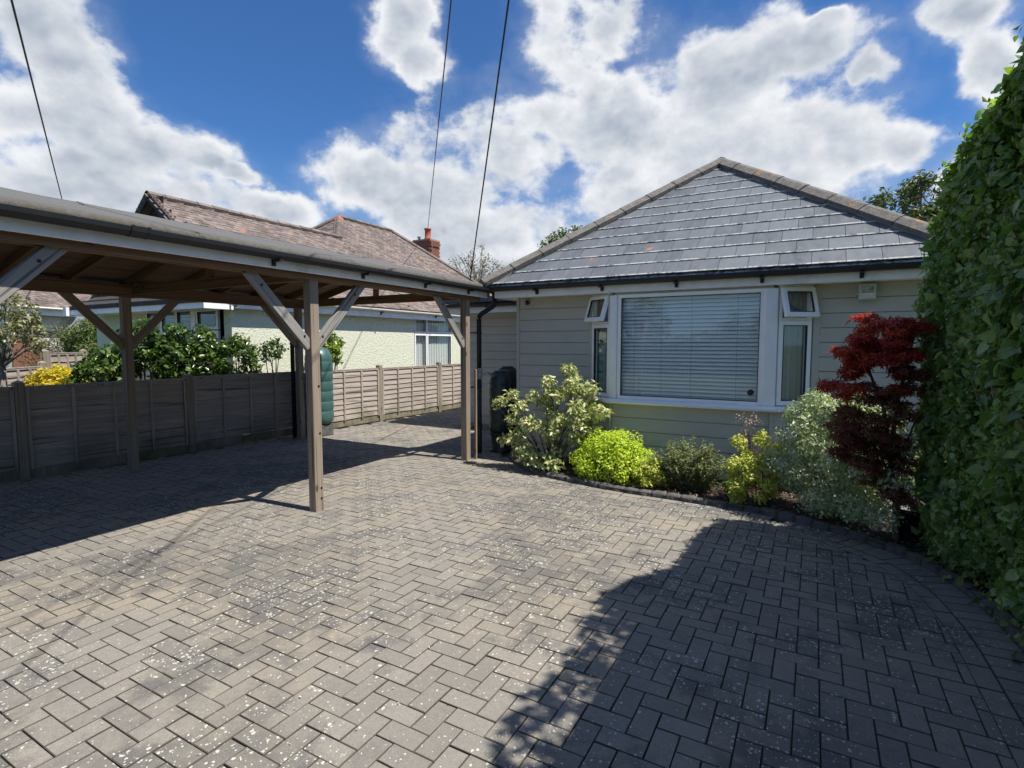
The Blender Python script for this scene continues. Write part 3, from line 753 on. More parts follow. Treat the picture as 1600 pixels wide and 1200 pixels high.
# small round sensor stuck in the lower right of the pane
v, f = lathe([(.0, 0), (.028, 0), (.034, .006), (.034, .018), (.026, .024), (.0, .024)], 20)
me = mesh('window_sensor', v, f, BLACKP, True); put('window_sensor', me, None, Matrix.Translation((-.585, BY+.025, 1.06)) @ Matrix.Rotation(R(90), 4, 'X'), label='small round black sensor stuck to the lower right corner of the big bay pane', cat='sensor')
# fascia, soffit, gutter
MB().box(-3.86, 1.24, 6.42, 6.44, 2.225, 2.365).build('fascia', WFASC, house, bevel=.003)
MB().box(-3.86, -3.84, 6.44, 8.42, 2.225, 2.365).build('fascia', WFASC, house, bevel=.003)
MB().box(-3.84, 1.24, 6.44, WY+.02, 2.238, 2.25).box(-3.84, WX0, WY+.02, 8.42, 2.238, 2.25).build('soffit', WFASC, house)
gp = [(-.055, .0), (-.052, -.03), (-.035, -.052), (0, -.06), (.035, -.052), (.052, -.03), (.055, 0), (.049, 0), (.046, -.028), (.03, -.046), (0, -.053), (-.03, -.046), (-.046, -.028), (-.049, 0)]
g = MB(); g.add(*sweep(gp, [(-3.93, 6.362, 2.368), (1.3, 6.362, 2.368)])); g.build('gutter', BLACKP, house)
g = MB(); g.add(*sweep(gp, [(-3.915, 6.42, 2.366), (-3.915, 8.42, 2.366)])); g.build('gutter', BLACKP, house)
for x in (-3.2, -2.3, -1.4, -.5, .4): MB().box(x-.018, x+.018, 6.30, 6.42, 2.29, 2.305).box(x-.018, x+.018, 6.395, 6.419, 2.25, 2.29).build('gutter_bracket', BLACKP, house)
# rear wing
MB().box(-6.2, -3.9, 8.42, 8.44, 2.17, 2.31).build('fascia', WFASC, house)
MB().box(-6.2, -3.68, 8.44, 8.84, 2.19, 2.20).build('soffit', WFASC, house)
MB().box(-6.24, -3.7, 8.38, 16.2, 2.36, 2.46).build('flat_roof', FELT, house)
g = MB(); g.add(*sweep(gp, [(-6.24, 8.365, 2.33), (-3.9, 8.365, 2.33)])); g.build('gutter', BLACKP, house)
for x in (-5.2, -4.4): MB().box(x-.018, x+.018, 8.31, 8.42, 2.255, 2.27).build('gutter_bracket', BLACKP, house)
# roof
C0 = Vector((-3.98, 6.34, EAVE)); AP = Vector((-1.32, 8.88, 4.33)); C1 = Vector((1.34, 6.34, EAVE))
roof = put('roof', mesh('roof', [C0-Vector((0, 0, .03)), C1-Vector((0, 0, .03)), AP-Vector((0, 0, .03)), (-3.98, 16.4, EAVE-.03), (1.34, 16.4, EAVE-.03), (-1.32, 16.4, 4.30)], [(0, 1, 2), (0, 2, 5, 3), (1, 4, 5, 2)], SLATE), house)
e1 = Vector((1, 0, 0)); e2 = (AP-Vector((-1.32, 6.34, EAVE))).normalized(); e3 = e1.cross(e2); SL = (AP-Vector((-1.32, 6.34, EAVE))).length
ROWS = 12; gh = SL/ROWS; SW = .302
hw = 2.66
for r in range(ROWS):
    y0 = r*gh; y1 = y0+gh+.04
    off = (r % 2)*SW/2+.07
    for i in range(-11, 11):
        x0 = i*SW+off+.0022; x1 = x0+SW-.0045
        poly = [(x0, y0), (x1, y0), (x1, y1), (x0, y1)]
        # left hip line from (-hw,0) to (0,SL); right hip mirrored
        poly = clip(poly, -hw, 0, SL, -hw)
        if len(poly) > 2: poly = clip(poly, hw, 0, -SL, -hw)
        if len(poly) < 3 or area(poly) < .003: continue
        cx = (x0+x1)/2; n = len(poly); t = .009; jit = random.uniform(-.0012, .0018); sk = random.uniform(-.003, .003)
        def lift(py): return .012+jit-(py-y0)/(y1-y0)*.013
        v = [(px-cx, py-y0, lift(py)-.004) for px, py in poly]+[(px-cx, py-y0+sk*(px-cx), lift(py)+t-.004) for px, py in poly]
        f = [tuple(range(n))[::-1], tuple(n+k for k in range(n))]+[(k, (k+1) % n, n+(k+1) % n, n+k) for k in range(n)]
        me = mesh('slate', v, f, SLATE)
        mw = Matrix((e1, e2, e3)).transposed().to_4x4(); mw.translation = Vector((-1.32, 6.34, EAVE))+e1*cx+e2*y0
        put('slate', me, roof, mw)
def hip(name, A, B, seg, mat, parent, w=.128, h=.055, under=True):
    A = Vector(A); B = Vector(B); D = B-A; L = D.length; n = max(1, round(L/seg)); d = D.normalized(); M = frame_z(d, (0, 0, 1)); 
    s = L/n
    # cross-section in local X (side) and Y (up)
    pr = [(-w, -.016), (-w*.9, -.02), (-w*.35, h*.75), (0, h), (w*.35, h*.75), (w*.9, -.02), (w, -.016), (w*.85, -.06), (0, h-.03), (-w*.85, -.06)]
    v = []; f = []; m_ = len(pr)
    for z, k in ((0.006, 1.04), (.02, 1.05), (s-.004, .97)): v += [(a*k, b*k, z) for a, b in pr]
    for i in range(2):
        for j in range(m_): k = (j+1) % m_; f.append((i*m_+j, i*m_+k, (i+1)*m_+k, (i+1)*m_+j))
    f.append(tuple(range(m_))[::-1]); f.append(tuple(2*m_+j for j in range(m_)))
    me = mesh(name, v, f, mat); recalc(me)
    for i in range(n):
        mw = M.to_4x4() @ Matrix.Rotation(random.uniform(-.01, .01), 4, 'Y'); mw.translation = A+d*(i*s)+Vector((0, 0, random.uniform(-.003, .003))); put(name, me, parent, mw)
    if under:
        c = MB(); c.add(*sweep([(-w*.8, -.075), (-w*.8, -.03), (0, h-.035), (w*.8, -.03), (w*.8, -.075)], [A, B])); c.build('bedding_mortar', MORTAR, parent)
hip('hip_tile', C0+Vector((-.02, -.02, .035)), AP+Vector((0, 0, .035)), .45, RIDGE, roof)
hip('hip_tile', C1+Vector((.02, -.02, .035)), AP+Vector((0, 0, .035)), .45, RIDGE, roof)
hip('ridge_tile', AP+Vector((0, 0, .04)), (-1.32, 16.4, 4.37), .45, RIDGE, roof)
# floodlight
fl = thing('floodlight', 'square pale floodlight on the boarding under the eaves right of the bay', 'light', (.47, 6.75, 2.16))
M0 = Matrix.Translation((.47, 6.66, 2.135)) @ Matrix.Rotation(R(-12), 4, 'X')
b = MB(); 
for x0, x1, z0, z1 in ((-.075, .075, .055, .075), (-.075, .075, -.08, -.04), (-.075, -.055, -.04, .055), (.055, .075, -.04, .055)): b.box(x0, x1, -.03, .025, z0, z1)
b.box(-.07, .07, .025, .045, -.07, .07)
b.build('housing', ALU, fl, M0, bevel=.003)
b = MB(); a, c_ = .054, .022
v = [(-a, -.026, -.039), (a, -.026, -.039), (a, -.026, .054), (-a, -.026, .054), (-c_, .02, -.005), (c_, .02, -.005), (c_, .02, .03), (-c_, .02, .03)]
b.add(v, [(0, 1, 5, 4), (1, 2, 6, 5), (2, 3, 7, 6), (3, 0, 4, 7), (4, 5, 6, 7)]); b.build('reflector', REFL, fl, M0)
MB().box(-.054, .054, -.029, -.026, -.039, .054).build('lens', GLASS, fl, M0)
MB().box(-.09, -.078, -.01, .09, -.03, -.01).box(.078, .09, -.01, .09, -.03, -.01).box(-.09, .09, .08, .092, -.03, -.01).build('bracket', ALU, fl, Matrix.Translation((.47, 6.655, 2.135)))
# camera dome
cc = thing('security_camera', 'small black dome camera under the eaves at the left corner of the boarded front', 'camera', (-3.5, 6.74, 2.18))
v, f = lathe([(.0, 0), (.032, 0), (.034, .02), (.028, .03), (0, .03)], 18); put('mount', mesh('mount', v, f, GREYP, True), cc, Matrix.Translation((-3.50, 6.745, 2.175)) @ Matrix.Rotation(R(90), 4, 'X'))
bm = bmesh.new(); bmesh.ops.create_uvsphere(bm, u_segments=16, v_segments=10, radius=.034); me = bpy.data.meshes.new('camera_ball'); bm.to_mesh(me); bm.free(); me.materials.append(BLACKP)
for p in me.polygons: p.use_smooth = True
cb = put('camera_ball', me, cc, Matrix.Translation((-3.50, 6.70, 2.17)))
v, f = lathe([(0, 0), (.010, 0), (.012, .004), (0, .004)], 14); put('lens', mesh('lens', v, f, STEEL, True), cc, Matrix.Translation((-3.505, 6.668, 2.162)) @ Matrix.Rotation(R(90), 4, 'X'))

# ================================================================== CARPORT
cp = thing('carport', 'open timber carport with grey felt roof, white fascia and black gutter on square posts', 'carport', (-5.8, 3.5, 0))
PX, BXk = -4.12, -7.44; PY = [-1.62, .95, 3.52, 6.08]; RIDX, RIDZ = -5.78, 2.80; PEND = 6.46; PST = -1.95
PT = .097
def ptim(name, a, b, w, h, mat, hint=(0, 0, 1), lab=None):
    o = beam(name, a, b, w, h, mat, cp, hint, .005)
    if lab: o['label'] = lab
    return o
for y in PY:
    ptim('post', (PX, y, -.02), (PX, y, 2.31), PT, PT, WOODP, (0, 1, 0)); ptim('post', (BXk, y, -.02), (BXk, y, 2.31), PT, PT, WOODP, (0, 1, 0))
PBM = 2.19
ptim('wall_plate', (PX-.030, PST, PBM+.07), (PX-.030, PEND-.1, PBM+.07), .045, .14, WOODB)
ptim('wall_plate', (PX+.058, PST, PBM+.07), (PX+.058, PEND-.1, PBM+.07), .02, .14, WOODB)
ptim('wall_plate', (BXk+.07, PST, 2.245), (BXk+.07, PEND-.1, 2.245), .045, .15, WOODB)
ptim('ridge_beam', (RIDX, PST, RIDZ-.12), (RIDX, PEND-.05, RIDZ-.12), .045, .17, WOODB)
for y in PY:
    ptim('tie_beam', (BXk+.05, y+.07, 2.26), (PX-.05, y+.07, 2.26), .045, .12, WOODB)
    for s in (-1, 1):
        for X, mt in ((PX, WOODG), (BXk, WOODP)):
            a = Vector((X, y+s*.035, 1.60)); b = Vector((X, y+s*.62, 2.185))
            if b.y > PEND-.1: continue
            ptim('brace', a+Vector((0, 0, -.03)), b+Vector((0, s*.03, .03)), .045 if X == BXk else .048, .095, mt, (0, s*-.7, .7))
y = PST+.1
while y < PEND:
    for s in (-1, 1):
        xe = PX+.12 if s > 0 else BXk-.14
        ptim('rafter', (xe, y, 2.315), (RIDX+s*.02, y, RIDZ-.07), .045, .095, WOODB)
    y += .60
# knee struts rising from the ties to the ridge
for y in PY: ptim('king_post', (RIDX, y+.07, 2.3), (RIDX, y+.07, RIDZ-.15), .045, .09, WOODB, (0, 1, 0))
# underside boards
for s in (-1, 1):
    xe = PX+.15 if s > 0 else BXk-.17; A = Vector((xe, 0, 2.365)); B = Vector((RIDX, 0, RIDZ-.01)); n = 12; D = (B-A)/n; L = D.length
    for i in range(n):
        c = A+D*(i+.5); me_w = L-.004
        key = ('brd', s)
        o = beam('roof_board', (c.x, PST, c.z), (c.x, PEND, c.z), me_w, .014, PLY, cp, hint=(D.normalized().cross(Vector((0, 1, 0)))), bevel=.001)
# felt covering with folded edges
f0 = MB()
for s in (-1, 1):
    xe = PX+.175 if s > 0 else BXk-.19
    n = 26
    for i in range(n):
        pass
pr = [(PX+.178, 2.352), (PX+.185, 2.378), (PX+.17, 2.402), (PX+.10, 2.425), (RIDX+.08, RIDZ+.03), (RIDX+.03, RIDZ+.055), (RIDX-.03, RIDZ+.055), (RIDX-.08, RIDZ+.03), (BXk-.12, 2.425), (BXk-.19, 2.402), (BXk-.2, 2.37)]
ys = np.linspace(PST, PEND, 34); v = []; f = []
for yy in ys:
    for k, (a, b) in enumerate(pr): v.append((a, yy, b+random.uniform(-.003, .003)))
m_ = len(pr)
for i in range(len(ys)-1):
    for j in range(m_-1): f.append((i*m_+j, i*m_+j+1, (i+1)*m_+j+1, (i+1)*m_+j))
i = len(ys)-1
put('felt_roof', mesh('felt_roof', v, f, FELT, True), cp)
for yy in (-.6, .9, 2.4, 3.9, 5.4):   # laps between felt sheets
    v = [(a+(.001 if k else 0), yy+d, b+.006) for d in (-.02, .02) for k, (a, b) in enumerate(pr)]
    put('felt_lap', mesh('felt_lap', v, [(j, j+1, m_+j+1, m_+j) for j in range(m_-1)], FELT), cp)
MB().box(PX+.115, PX+.137, PST, PEND-.02, 2.235, 2.372).build('fascia', WFASC, cp, bevel=.003)
MB().box(BXk-.15, BXk-.13, PST, PEND-.02, 2.235, 2.372).build('fascia', WFASC, cp, bevel=.003)
for x0, x1 in ((BXk-.18, RIDX), (RIDX, PX+.16)):
    za, zb = (2.33, RIDZ-.02) if x1 == RIDX else (RIDZ-.02, 2.33)
    c = MB(); c.add([(x0, PEND-.02, za-.09), (x1, PEND-.02, zb-.09), (x1, PEND-.02, zb+.05), (x0, PEND-.02, za+.05), (x0, PEND+.0, za-.09), (x1, PEND+.0, zb-.09), (x1, PEND+.0, zb+.05), (x0, PEND+.0, za+.05)], [(0, 1, 2, 3), (7, 6, 5, 4), (0, 4, 5, 1), (2, 6, 7, 3), (0, 3, 7, 4), (1, 5, 6, 2)]); c.build('barge_board', WOODB, cp)
GX = PX+.195
g = MB(); g.add(*sweep(gp, [(GX, PST, 2.362), (GX, PEND+.13, 2.355)])); g.build('gutter', BLACKP, cp)
gcp = [(a*1.12, b*1.10-.002) for a, b in gp]
for yy in (1.95,):
    c = MB(); c.add(*sweep(gcp, [(GX, yy-.05, 2.365), (GX, yy+.05, 2.365)])); c.build('gutter_joint', BLACKP, cp)
    for q in (-.05, .05): c = MB(); c.add(*sweep([(a*1.2, b*1.18) for a, b in gp], [(GX, yy+q-.008, 2.367), (GX, yy+q+.008, 2.367)])); c.build('joint_clip', BLACKP, cp)
for yy in (-.2, .9, 3.02, 4.05, 5.05, 5.95):
    MB().box(PX+.139, GX+.05, yy-.016, yy+.016, 2.285, 2.30).box(PX+.139, PX+.155, yy-.016, yy+.016, 2.25, 2.285).build('gutter_bracket', BLACKP, cp)
c = MB(); c.add(*sweep([(a*1.15, b*1.2) for a, b in gp], [(GX, PEND+.02, 2.362), (GX, PEND+.14, 2.362)])); tube(c, [(GX, PEND+.08, 2.31), (GX, PEND+.08, 2.24)], .043, 14); c.build('gutter_outlet', BLACKP, cp)
# bulkhead lamp under the plate between the posts
v, f = lathe([(0, 0), (.055, 0), (.06, .02), (.045, .05), (0, .06)], 18); lp_ = put('bulkhead_lamp', mesh('bulkhead_lamp', v, f, BLACKP, True), None, Matrix.Translation((PX-.12, 4.25, 2.30)) @ Matrix.Rotation(R(180), 4, 'X'), label='small round black lamp fixed under the carport roof between its front posts', cat='lamp')
# bolts in braces and posts
v, f = lathe([(0, 0), (.011, 0), (.011, .005), (.007, .007), (0, .007)], 10); bme = mesh('bolt', v, f, BLACKP)
for yb in (.95, 3.52, 6.08):
    for s in (-1, 1):
        for t in (.12, .85):
            if yb > 6 and s > 0: continue
            p = Vector((PX+.0245, yb+s*(.035+.585*t), 1.60+.585*t)); put('bolt', bme, cp, Matrix.Translation(p) @ Matrix.Rotation(R(90), 4, 'Y'))
for z in (.12, .22, .75, 1.2): put('bolt', bme, cp, Matrix.Translation((PX+PT/2, 3.52+.02, z)) @ Matrix.Rotation(R(90), 4, 'Y'))

# downpipe with swan neck and diverter
dp = thing('downpipe', 'black downpipe with swan neck running down beside the end post of the carport', 'downpipe', (-4.10, 6.38, 0))
def smooth_path(pts, r=.05, n=5):
    P = [Vector(p) for p in pts]; out = [P[0]]
    for i in range(1, len(P)-1):
        a = (P[i-1]-P[i]).normalized()*r; b = (P[i+1]-P[i]).normalized()*r
        for k in range(n+1): t = k/n; out.append(P[i]+a*(1-t)**2+b*t**2)
    out.append(P[-1]); return out
DX, DY = -4.075, 6.36
c = MB(); tube(c, smooth_path([(GX, PEND+.08, 2.25), (GX, PEND+.08, 2.14), (DX, DY, 1.99), (DX, DY, 1.25)]), .034, 14); c.build('pipe', BLACKP, dp, smooth=True)
c = MB(); tube(c, [(DX, DY, 1.10), (DX, DY, .05)], .034, 14); c.build('pipe', BLACKP, dp, smooth=True)
c = MB(); tube(c, [(DX, DY, 1.10), (DX, DY, 1.26)], .043, 14); tube(c, [(DX, DY, 1.20), (DX, DY, 1.235)], .052, 14); c.build('diverter', GREYP, dp, smooth=True)
for z in (1.75, 1.0, .45):
    c = MB(); tube(c, [(DX, DY, z-.012), (DX, DY, z+.012)], .040, 14); c.box(DX-.07, DX-.02, DY-.012, DY+.012, z-.012, z+.012); c.box(PX-.02, DX-.0, 6.128, DY, z-.01, z+.01); c.build('pipe_clip', BLACKP, dp)
hose = MB(); tube(hose, smooth_path([(DX+.03, DY, 1.17), (DX+.09, DY+.08, 1.20), (-4.04, 6.72, 1.12)], .04), .016, 10); tag(hose.build('connector_hose', GREYP, smooth=True), 'short grey hose from the downpipe diverter to the front water butt', 'hose')
bt = thing('timber_batten', 'thin timber batten standing beside the end post of the carport behind the pipe', 'batten', (-4.03, 6.22, 0)); beam('batten', (-4.035, 6.2, 0), (-4.035, 6.2, 1.25), .03, .03, WOODP, bt, (0, 1, 0), .002)

# water butts
def butt(label, x, y, h, r, sc=1.0, mat=GREENP):
    t = thing('water_butt', label, 'water butt', (x, y, 0), 'dark green water butts at the house corner'); M = Matrix.Translation((x, y, 0))
    v, f = lathe([(0, 0), (r*1.02, 0), (r*1.02, .03), (r*.86, .04), (r*.80, .22), (r*.95, .26), (r*.95, .29), (0, .29)], 28); s = put('stand', mesh('stand', v, f, BLACKP, True), t, M)
    pr = [(0, .292), (r*.88, .292), (r*.92, .31)]
    z = .31; 
    while z < h-.26: pr += [(r*.98, z+.01), (r*1.0, z+.12), (r*.985, z+.15), (r*.955, z+.158), (r*.955, z+.17)]; z += .17
    pr += [(r*1.0, z+.02), (r*1.0, h-.16), (r*.93, h-.10), (r*.72, h-.016), (r*.55, h-.03), (r*.52, h-.03), (0, h-.03)]
    v, f = lathe(pr, 32); b = put('barrel', mesh('barrel', v, f, mat, True), t, M)
    v, f = lathe([(0, h-.029), (r*.56, h-.029), (r*.57, h), (r*.5, h+.012), (0, h+.016)], 28); put('lid', mesh('lid', v, f, mat, True), t, M)
    c = MB(); tube(c, [(0, -r*.98, .40), (0, -r*1.25, .40)], .012, 8); tube(c, [(0, -r*1.2, .41), (0, -r*1.2, .36)], .010, 8); c.box(-.02, .02, -r*1.2-.004, -r*1.2+.004, .42, .435); c.build('tap', BLACKP, t, Matrix.Translation((x, y, 0)) @ Matrix.Rotation(R(30), 4, 'Z'))
    return t
butt('front dark green water butt with grey hose beside the carport end post', -4.03, 6.86, 1.19, .165)
butt('rear dark green water butt half hidden behind the front one by the boarded wall', -4.15, 7.30, 1.235, .17)

# neighbouring column tank beyond the rear carport posts
tk = thing('column_water_tank', 'tall ribbed mid green water tank on a grey stand behind the second carport post', 'water tank', (-7.40, 6.62, 0))
Mt = Matrix.Translation((-7.50, 6.53, 0)); r = .235; pr = [(0, .20), (r*.7, .20), (r*.9, .24)]
z = .27
for k in range(6): pr += [(r*.97, z), (r*1.0, z+.05), (r*1.0, z+.11), (r*.97, z+.155), (r*.955, z+.163)]; z += .172
pr += [(r*.98, z+.02), (r*.93, z+.10), (r*.72, z+.19), (r*.4, z+.235), (0, z+.25)]
v, f = lathe(pr, 36); put('tank', mesh('tank', v, f, GREENT, True), tk, Mt)
MB().box(-.17, .17, -.15, .15, 0, .20).build('stand', KERB, tk, Mt, bevel=.01)
c = MB(); tube(c, [(.10, -.19, .30), (.13, -.25, .30)], .013, 8); tube(c, [(.125, -.24, .31), (.125, -.24, .25)], .011, 8); c.build('tap', BLACKP, tk, Mt)
dp2 = thing('rear_downpipe', 'black downpipe behind the rear carport post, left of the green tank', 'downpipe', (-7.52, 5.90, 0))
c = MB(); tube(c, smooth_path([(BXk-.16, 5.86, 2.28), (BXk-.12, 5.86, 2.1), (-7.54, 6.03, 2.0), (-7.54, 6.03, .03)]), .034, 12); c.build('pipe', BLACKP, dp2, smooth=True)
for z in (1.6, .6): c = MB(); tube(c, [(-7.54, 6.03, z-.012), (-7.54, 6.03, z+.012)], .041, 12); c.build('pipe_clip', BLACKP, dp2)
g = MB(); g.add(*sweep(gp, [(BXk-.205, PST, 2.35), (BXk-.205, PEND, 2.35)])); g.build('gutter', BLACKP, cp)

# ================================================================== BOUNDARY FENCE
def lap_fence(name, label, A, B, bay, h, group=None, slat_h=.105, battens=3, grav=.13, post_cap=True, first_post=True, seed=1):
    """posts with lap panels between; slats, battens and rails are pieces of their panel"""
    rd = random.Random(seed); A = Vector((*A, 0)); B = Vector((*B, 0)); D = B-A; L = D.length; d = D.normalized(); n = Vector((d.y, -d.x, 0))   # n faces the driveway
    t = thing(name, label, 'fence', tuple(A), group)
    N = round(L/bay); s = L/N
    for i in range(N+1):
        p = A+d*(i*s); hh = h+.075+rd.uniform(-.01, .015)
        w = .095; c = MB(); c.box(-w/2, w/2, -w/2, w/2, -.05, hh-.03); c.add([(-w/2, -w/2, hh-.03), (w/2, -w/2, hh-.03), (w/2, w/2, hh-.03), (-w/2, w/2, hh-.03), (0, 0, hh)], [(0, 1, 4), (1, 2, 4), (2, 3, 4), (3, 0, 4)])
        mw = Matrix.Translation(p) @ Matrix.Rotation(math.atan2(d.y, d.x)+rd.uniform(-.03, .03), 4, 'Z') @ Matrix.Rotation(rd.uniform(-.008, .008), 4, 'X')
        put('fence_post', mesh('fence_post', c.v, c.f, FPOST), t, mw)
        if i == N: break
        a = p+d*.05; b = p+d*(s-.05); W = (b-a).length; base = Matrix((d, -n, Vector((0, 0, 1)))).transposed().to_4x4()
        dz = rd.uniform(-.012, .012)
        def at(x, y, z): m_ = base.copy(); m_.translation = a+d*x-n*y+Vector((0, 0, z+dz)); return m_
        gb = MB().box(0, W, -.012, .012, .0, grav); me = mesh('gravel_board', gb.v, gb.f, FPOST); put('gravel_board', me, t, at(0, 0, -dz))
        pf = MB().box(0, W, -.03, .022, h-.035, h-.008).box(0, W, -.034, .026, h-.008, h+.006)
        pan = put('fence_panel', mesh('fence_panel', pf.v, pf.f, FENCEW), t, at(0, 0, 0))
        z = grav+.004; rows = int(round((h-.035-z)/slat_h)); sh = (h-.035-z)/rows
        for k in range(rows):
            # wavy lower edge
            m = 9; v = []; ph = rd.uniform(0, 6)
            for q in range(m): x = W*q/(m-1); e = .006*math.sin(ph+q*.9)+rd.uniform(-.003, .003); v += [(x, -.027, z+k*sh+e-.002), (x, -.010, z+(k+1)*sh+.004), (x, -.003, z+(k+1)*sh+.004), (x, -.016, z+k*sh+e-.002)]
            f = []
            for q in range(m-1):
                for j in range(4): f.append((q*4+j, q*4+(j+1) % 4, (q+1)*4+(j+1) % 4, (q+1)*4+j))
            put('slat', mesh('slat', [(b_, c_, a_) for a_, b_, c_ in v], f, FENCEW), pan, at(0, 0, 0) @ Matrix(((0, 0, 1, 0), (1, 0, 0, 0), (0, 1, 0, 0), (0, 0, 0, 1))))
        for k in range(battens+2):
            x = .02+(W-.04)*k/(battens+1); bt_ = MB().box(-.017, .017, -.045, -.024, grav-.01, h-.036)
            put('batten', mesh('batten', bt_.v, bt_.f, FENCEW), pan, at(x, 0, 0))
    return t
lap_fence('boundary_fence', 'long low lap-panel fence along the left edge of the driveway, partly shaded by the carport', (-8.27, -1.17), (-7.50, 16.05), 1.914, 1.10, seed=3)
lap_fence('garden_fence', 'taller sunlit lap-panel fence in the neighbouring garden behind the yellow bush', (-11.75, 4.25), (-13.35, 6.05), 1.2, 1.42, slat_h=.12, seed=5)
lap_fence('lower_garden_fence', 'lower sunlit fence at the far left behind the tree branches', (-10.0, 2.2), (-11.7, 4.18), 1.3, 1.22, slat_h=.11, seed=8)

# ================================================================== NEIGHBOURING BUNGALOW
nb = thing('neighbour_bungalow', 'pale green pebbledashed bungalow with brown tiled roof beyond the fence', 'house', (-11, 9, 0))
NX, NE = -9.06, -8.90        # wall plane, eaves
mb = MB()
def wall_x(x, y0, y1, z0, z1): mb.box(x-.22, x, y0, y1, z0, z1)
mb.box(NX-.22, NX, 5.98, 11.02, 0, 2.36); mb.box(NX-.22, NX, 12.70, 17.4, 0, 2.36); mb.box(NX-.22, NX, 11.02, 12.70, 0, .90); mb.box(NX-.22, NX, 11.02, 12.70, 2.28, 2.36)
mb.box(-11.85, NX-.22, 5.98, 6.2, 0, .85); mb.box(-11.85, NX-.22, 5.98, 6.2, 2.26, 2.36); mb.box(-13.9, -11.85, 5.98, 6.2, 0, 2.36); mb.box(-14.0, -13.9, 6.2, 10.6, 0, 2.36); mb.box(-16.2, -16.0, 10.6, 17.4, 0, 2.36); mb.box(-16, NX, 17.4, 17.6, 0, 2.36)
mb.build('wall', RENDG, nb)
MB().box(-13.6, -9.6, 8.2, 8.3, 0, 2.5).box(-10.6, -10.5, 8.3, 16, 0, 2.5).box(-13.6, -9.45, 6.25, 8.2, 2.36, 2.4).box(-10.5, -9.45, 8.3, 16, 2.36, 2.4).build('inner_wall', ROOM, nb)
# roof planes: x across, pitch .8
PZ = .8; EZ = 2.44
P_A = (NE, 5.95); RA_X, RA_Z = -11.47, EZ+PZ*2.57; RB_X, RB_Z = -12.57, EZ+PZ*3.67
rb = MB()
rb.add([(NE, 5.95, EZ), (NE, 17.8, EZ), (RB_X, 14.12, RB_Z), (RB_X, 11.87, RB_Z), (RA_X, 10.77, RA_Z), (RA_X, 5.95, RA_Z)], [(0, 1, 2, 3, 4, 5)])
rb.add([(RA_X, 5.95, RA_Z), (RA_X, 10.77, RA_Z), (-14.04, 10.77, EZ), (-14.04, 5.95, EZ)], [(0, 1, 2, 3)])
rb.add([(RB_X, 11.87, RB_Z), (RA_X, 10.77, RA_Z), (-13.67, 10.77, RA_Z), (-16.24, 8.2, EZ)], [(0, 3, 2, 1)])
rb.add([(RA_X, 10.77, RA_Z), (-14.04, 10.77-2.57*0, EZ), (-16.24, 8.2, EZ), (-13.67, 10.77, RA_Z)], [(0, 1, 2, 3)])
rb.add([(RB_X, 11.87, RB_Z), (RB_X, 14.12, RB_Z), (-16.24, 17.8, EZ), (-16.24, 8.2, EZ)], [(0, 1, 2, 3)]); rb.add([(RB_X, 14.12, RB_Z), (NE, 17.8, EZ), (-16.24, 17.8, EZ)], [(0, 1, 2)])
nroof = put('roof', mesh('roof', [(x, y, z-.03) for x, y, z in rb.v], rb.f, TILE), nb)
def tiles(outline, org, eu, ev, name='roof_tile', gw=.165, gg=.10):
    """clay tiles over a convex plane region; outline in (u, v) with v up the slope"""
    org = Vector(org); eu = Vector(eu).normalized(); ev = Vector(ev).normalized(); en = eu.cross(ev)
    if en.z < 0: en = -en
    us = [p[0] for p in outline]; vs_ = [p[1] for p in outline]; V = []; F = []
    A = area(outline); o = outline if A > 0 else outline[::-1]
    def inside(u, v):
        for i in range(len(o)):
            a = o[i]; b = o[(i+1) % len(o)]
            if (b[0]-a[0])*(v-a[1])-(b[1]-a[1])*(u-a[0]) < -.01: return False
        return True
    r = 0; v = min(vs_)
    while v < max(vs_):
        u = min(us)+(gw/2 if r % 2 else 0)
        while u < max(us):
            if inside(u, v+.03):
                j = random.uniform(-.005, .006); k = random.uniform(-.004, .004); w = gw/2-.003; b = len(V); z0 = .022+j; z1 = .004
                for (du, dv, dz) in ((-w, -.003+k, z0-.013), (w, -.003-k, z0-.013), (w, gg+.02, z1), (-w, gg+.02, z1), (-w, -.003+k, z0), (w, -.003-k, z0), (w, gg+.02, z1+.012), (-w, gg+.02, z1+.012)):
                    p = org+eu*(u+du)+ev*(v+dv)+en*(dz+(.003 if abs(du) < w*.2 else 0)); V.append(tuple(p))
                F.extend([(b+4, b+5, b+6, b+7), (b, b+1, b+5, b+4), (b+1, b+2, b+6, b+5), (b+3, b, b+4, b+7)])
            u += gw
        v += gg; r += 1
    me = mesh(name, V, F, TILE); put(name, me, nroof, kind='stuff')
k_ = math.sqrt(1+PZ*PZ)
ev = (-1, 0, PZ)
tiles([(0, 0), (4.82, 0), (4.82, 2.57*k_), (0, 2.57*k_)], (NE, 5.95, EZ), (0, 1, 0), ev)
tiles([(4.82, 0), (8.17, 0), (8.17, 3.67*k_), (5.92, 3.67*k_), (4.82, 2.57*k_)], (NE, 5.95, EZ), (0, 1, 0), ev)
tiles([(8.17, 0), (11.85, 0), (8.17, 3.67*k_)], (NE, 5.95, EZ), (0, 1, 0), ev)
tiles([(0, 0), (2.2, 0), (1.1, 1.1*k_)], (-13.67, 10.77, RA_Z), (1, 0, 0), (0, 1, PZ))
hip('ridge_tile', (RA_X, 5.9, RA_Z+.03), (RA_X, 10.8, RA_Z+.03), .33, TILE, nroof, .12, .06)
hip('ridge_tile', (RB_X, 11.85, RB_Z+.03), (RB_X, 14.12, RB_Z+.03), .33, TILE, nroof, .12, .06)
hip('hip_tile', (RA_X, 10.77, RA_Z+.03), (RB_X, 11.87, RB_Z+.03), .33, TILE, nroof, .12, .06)
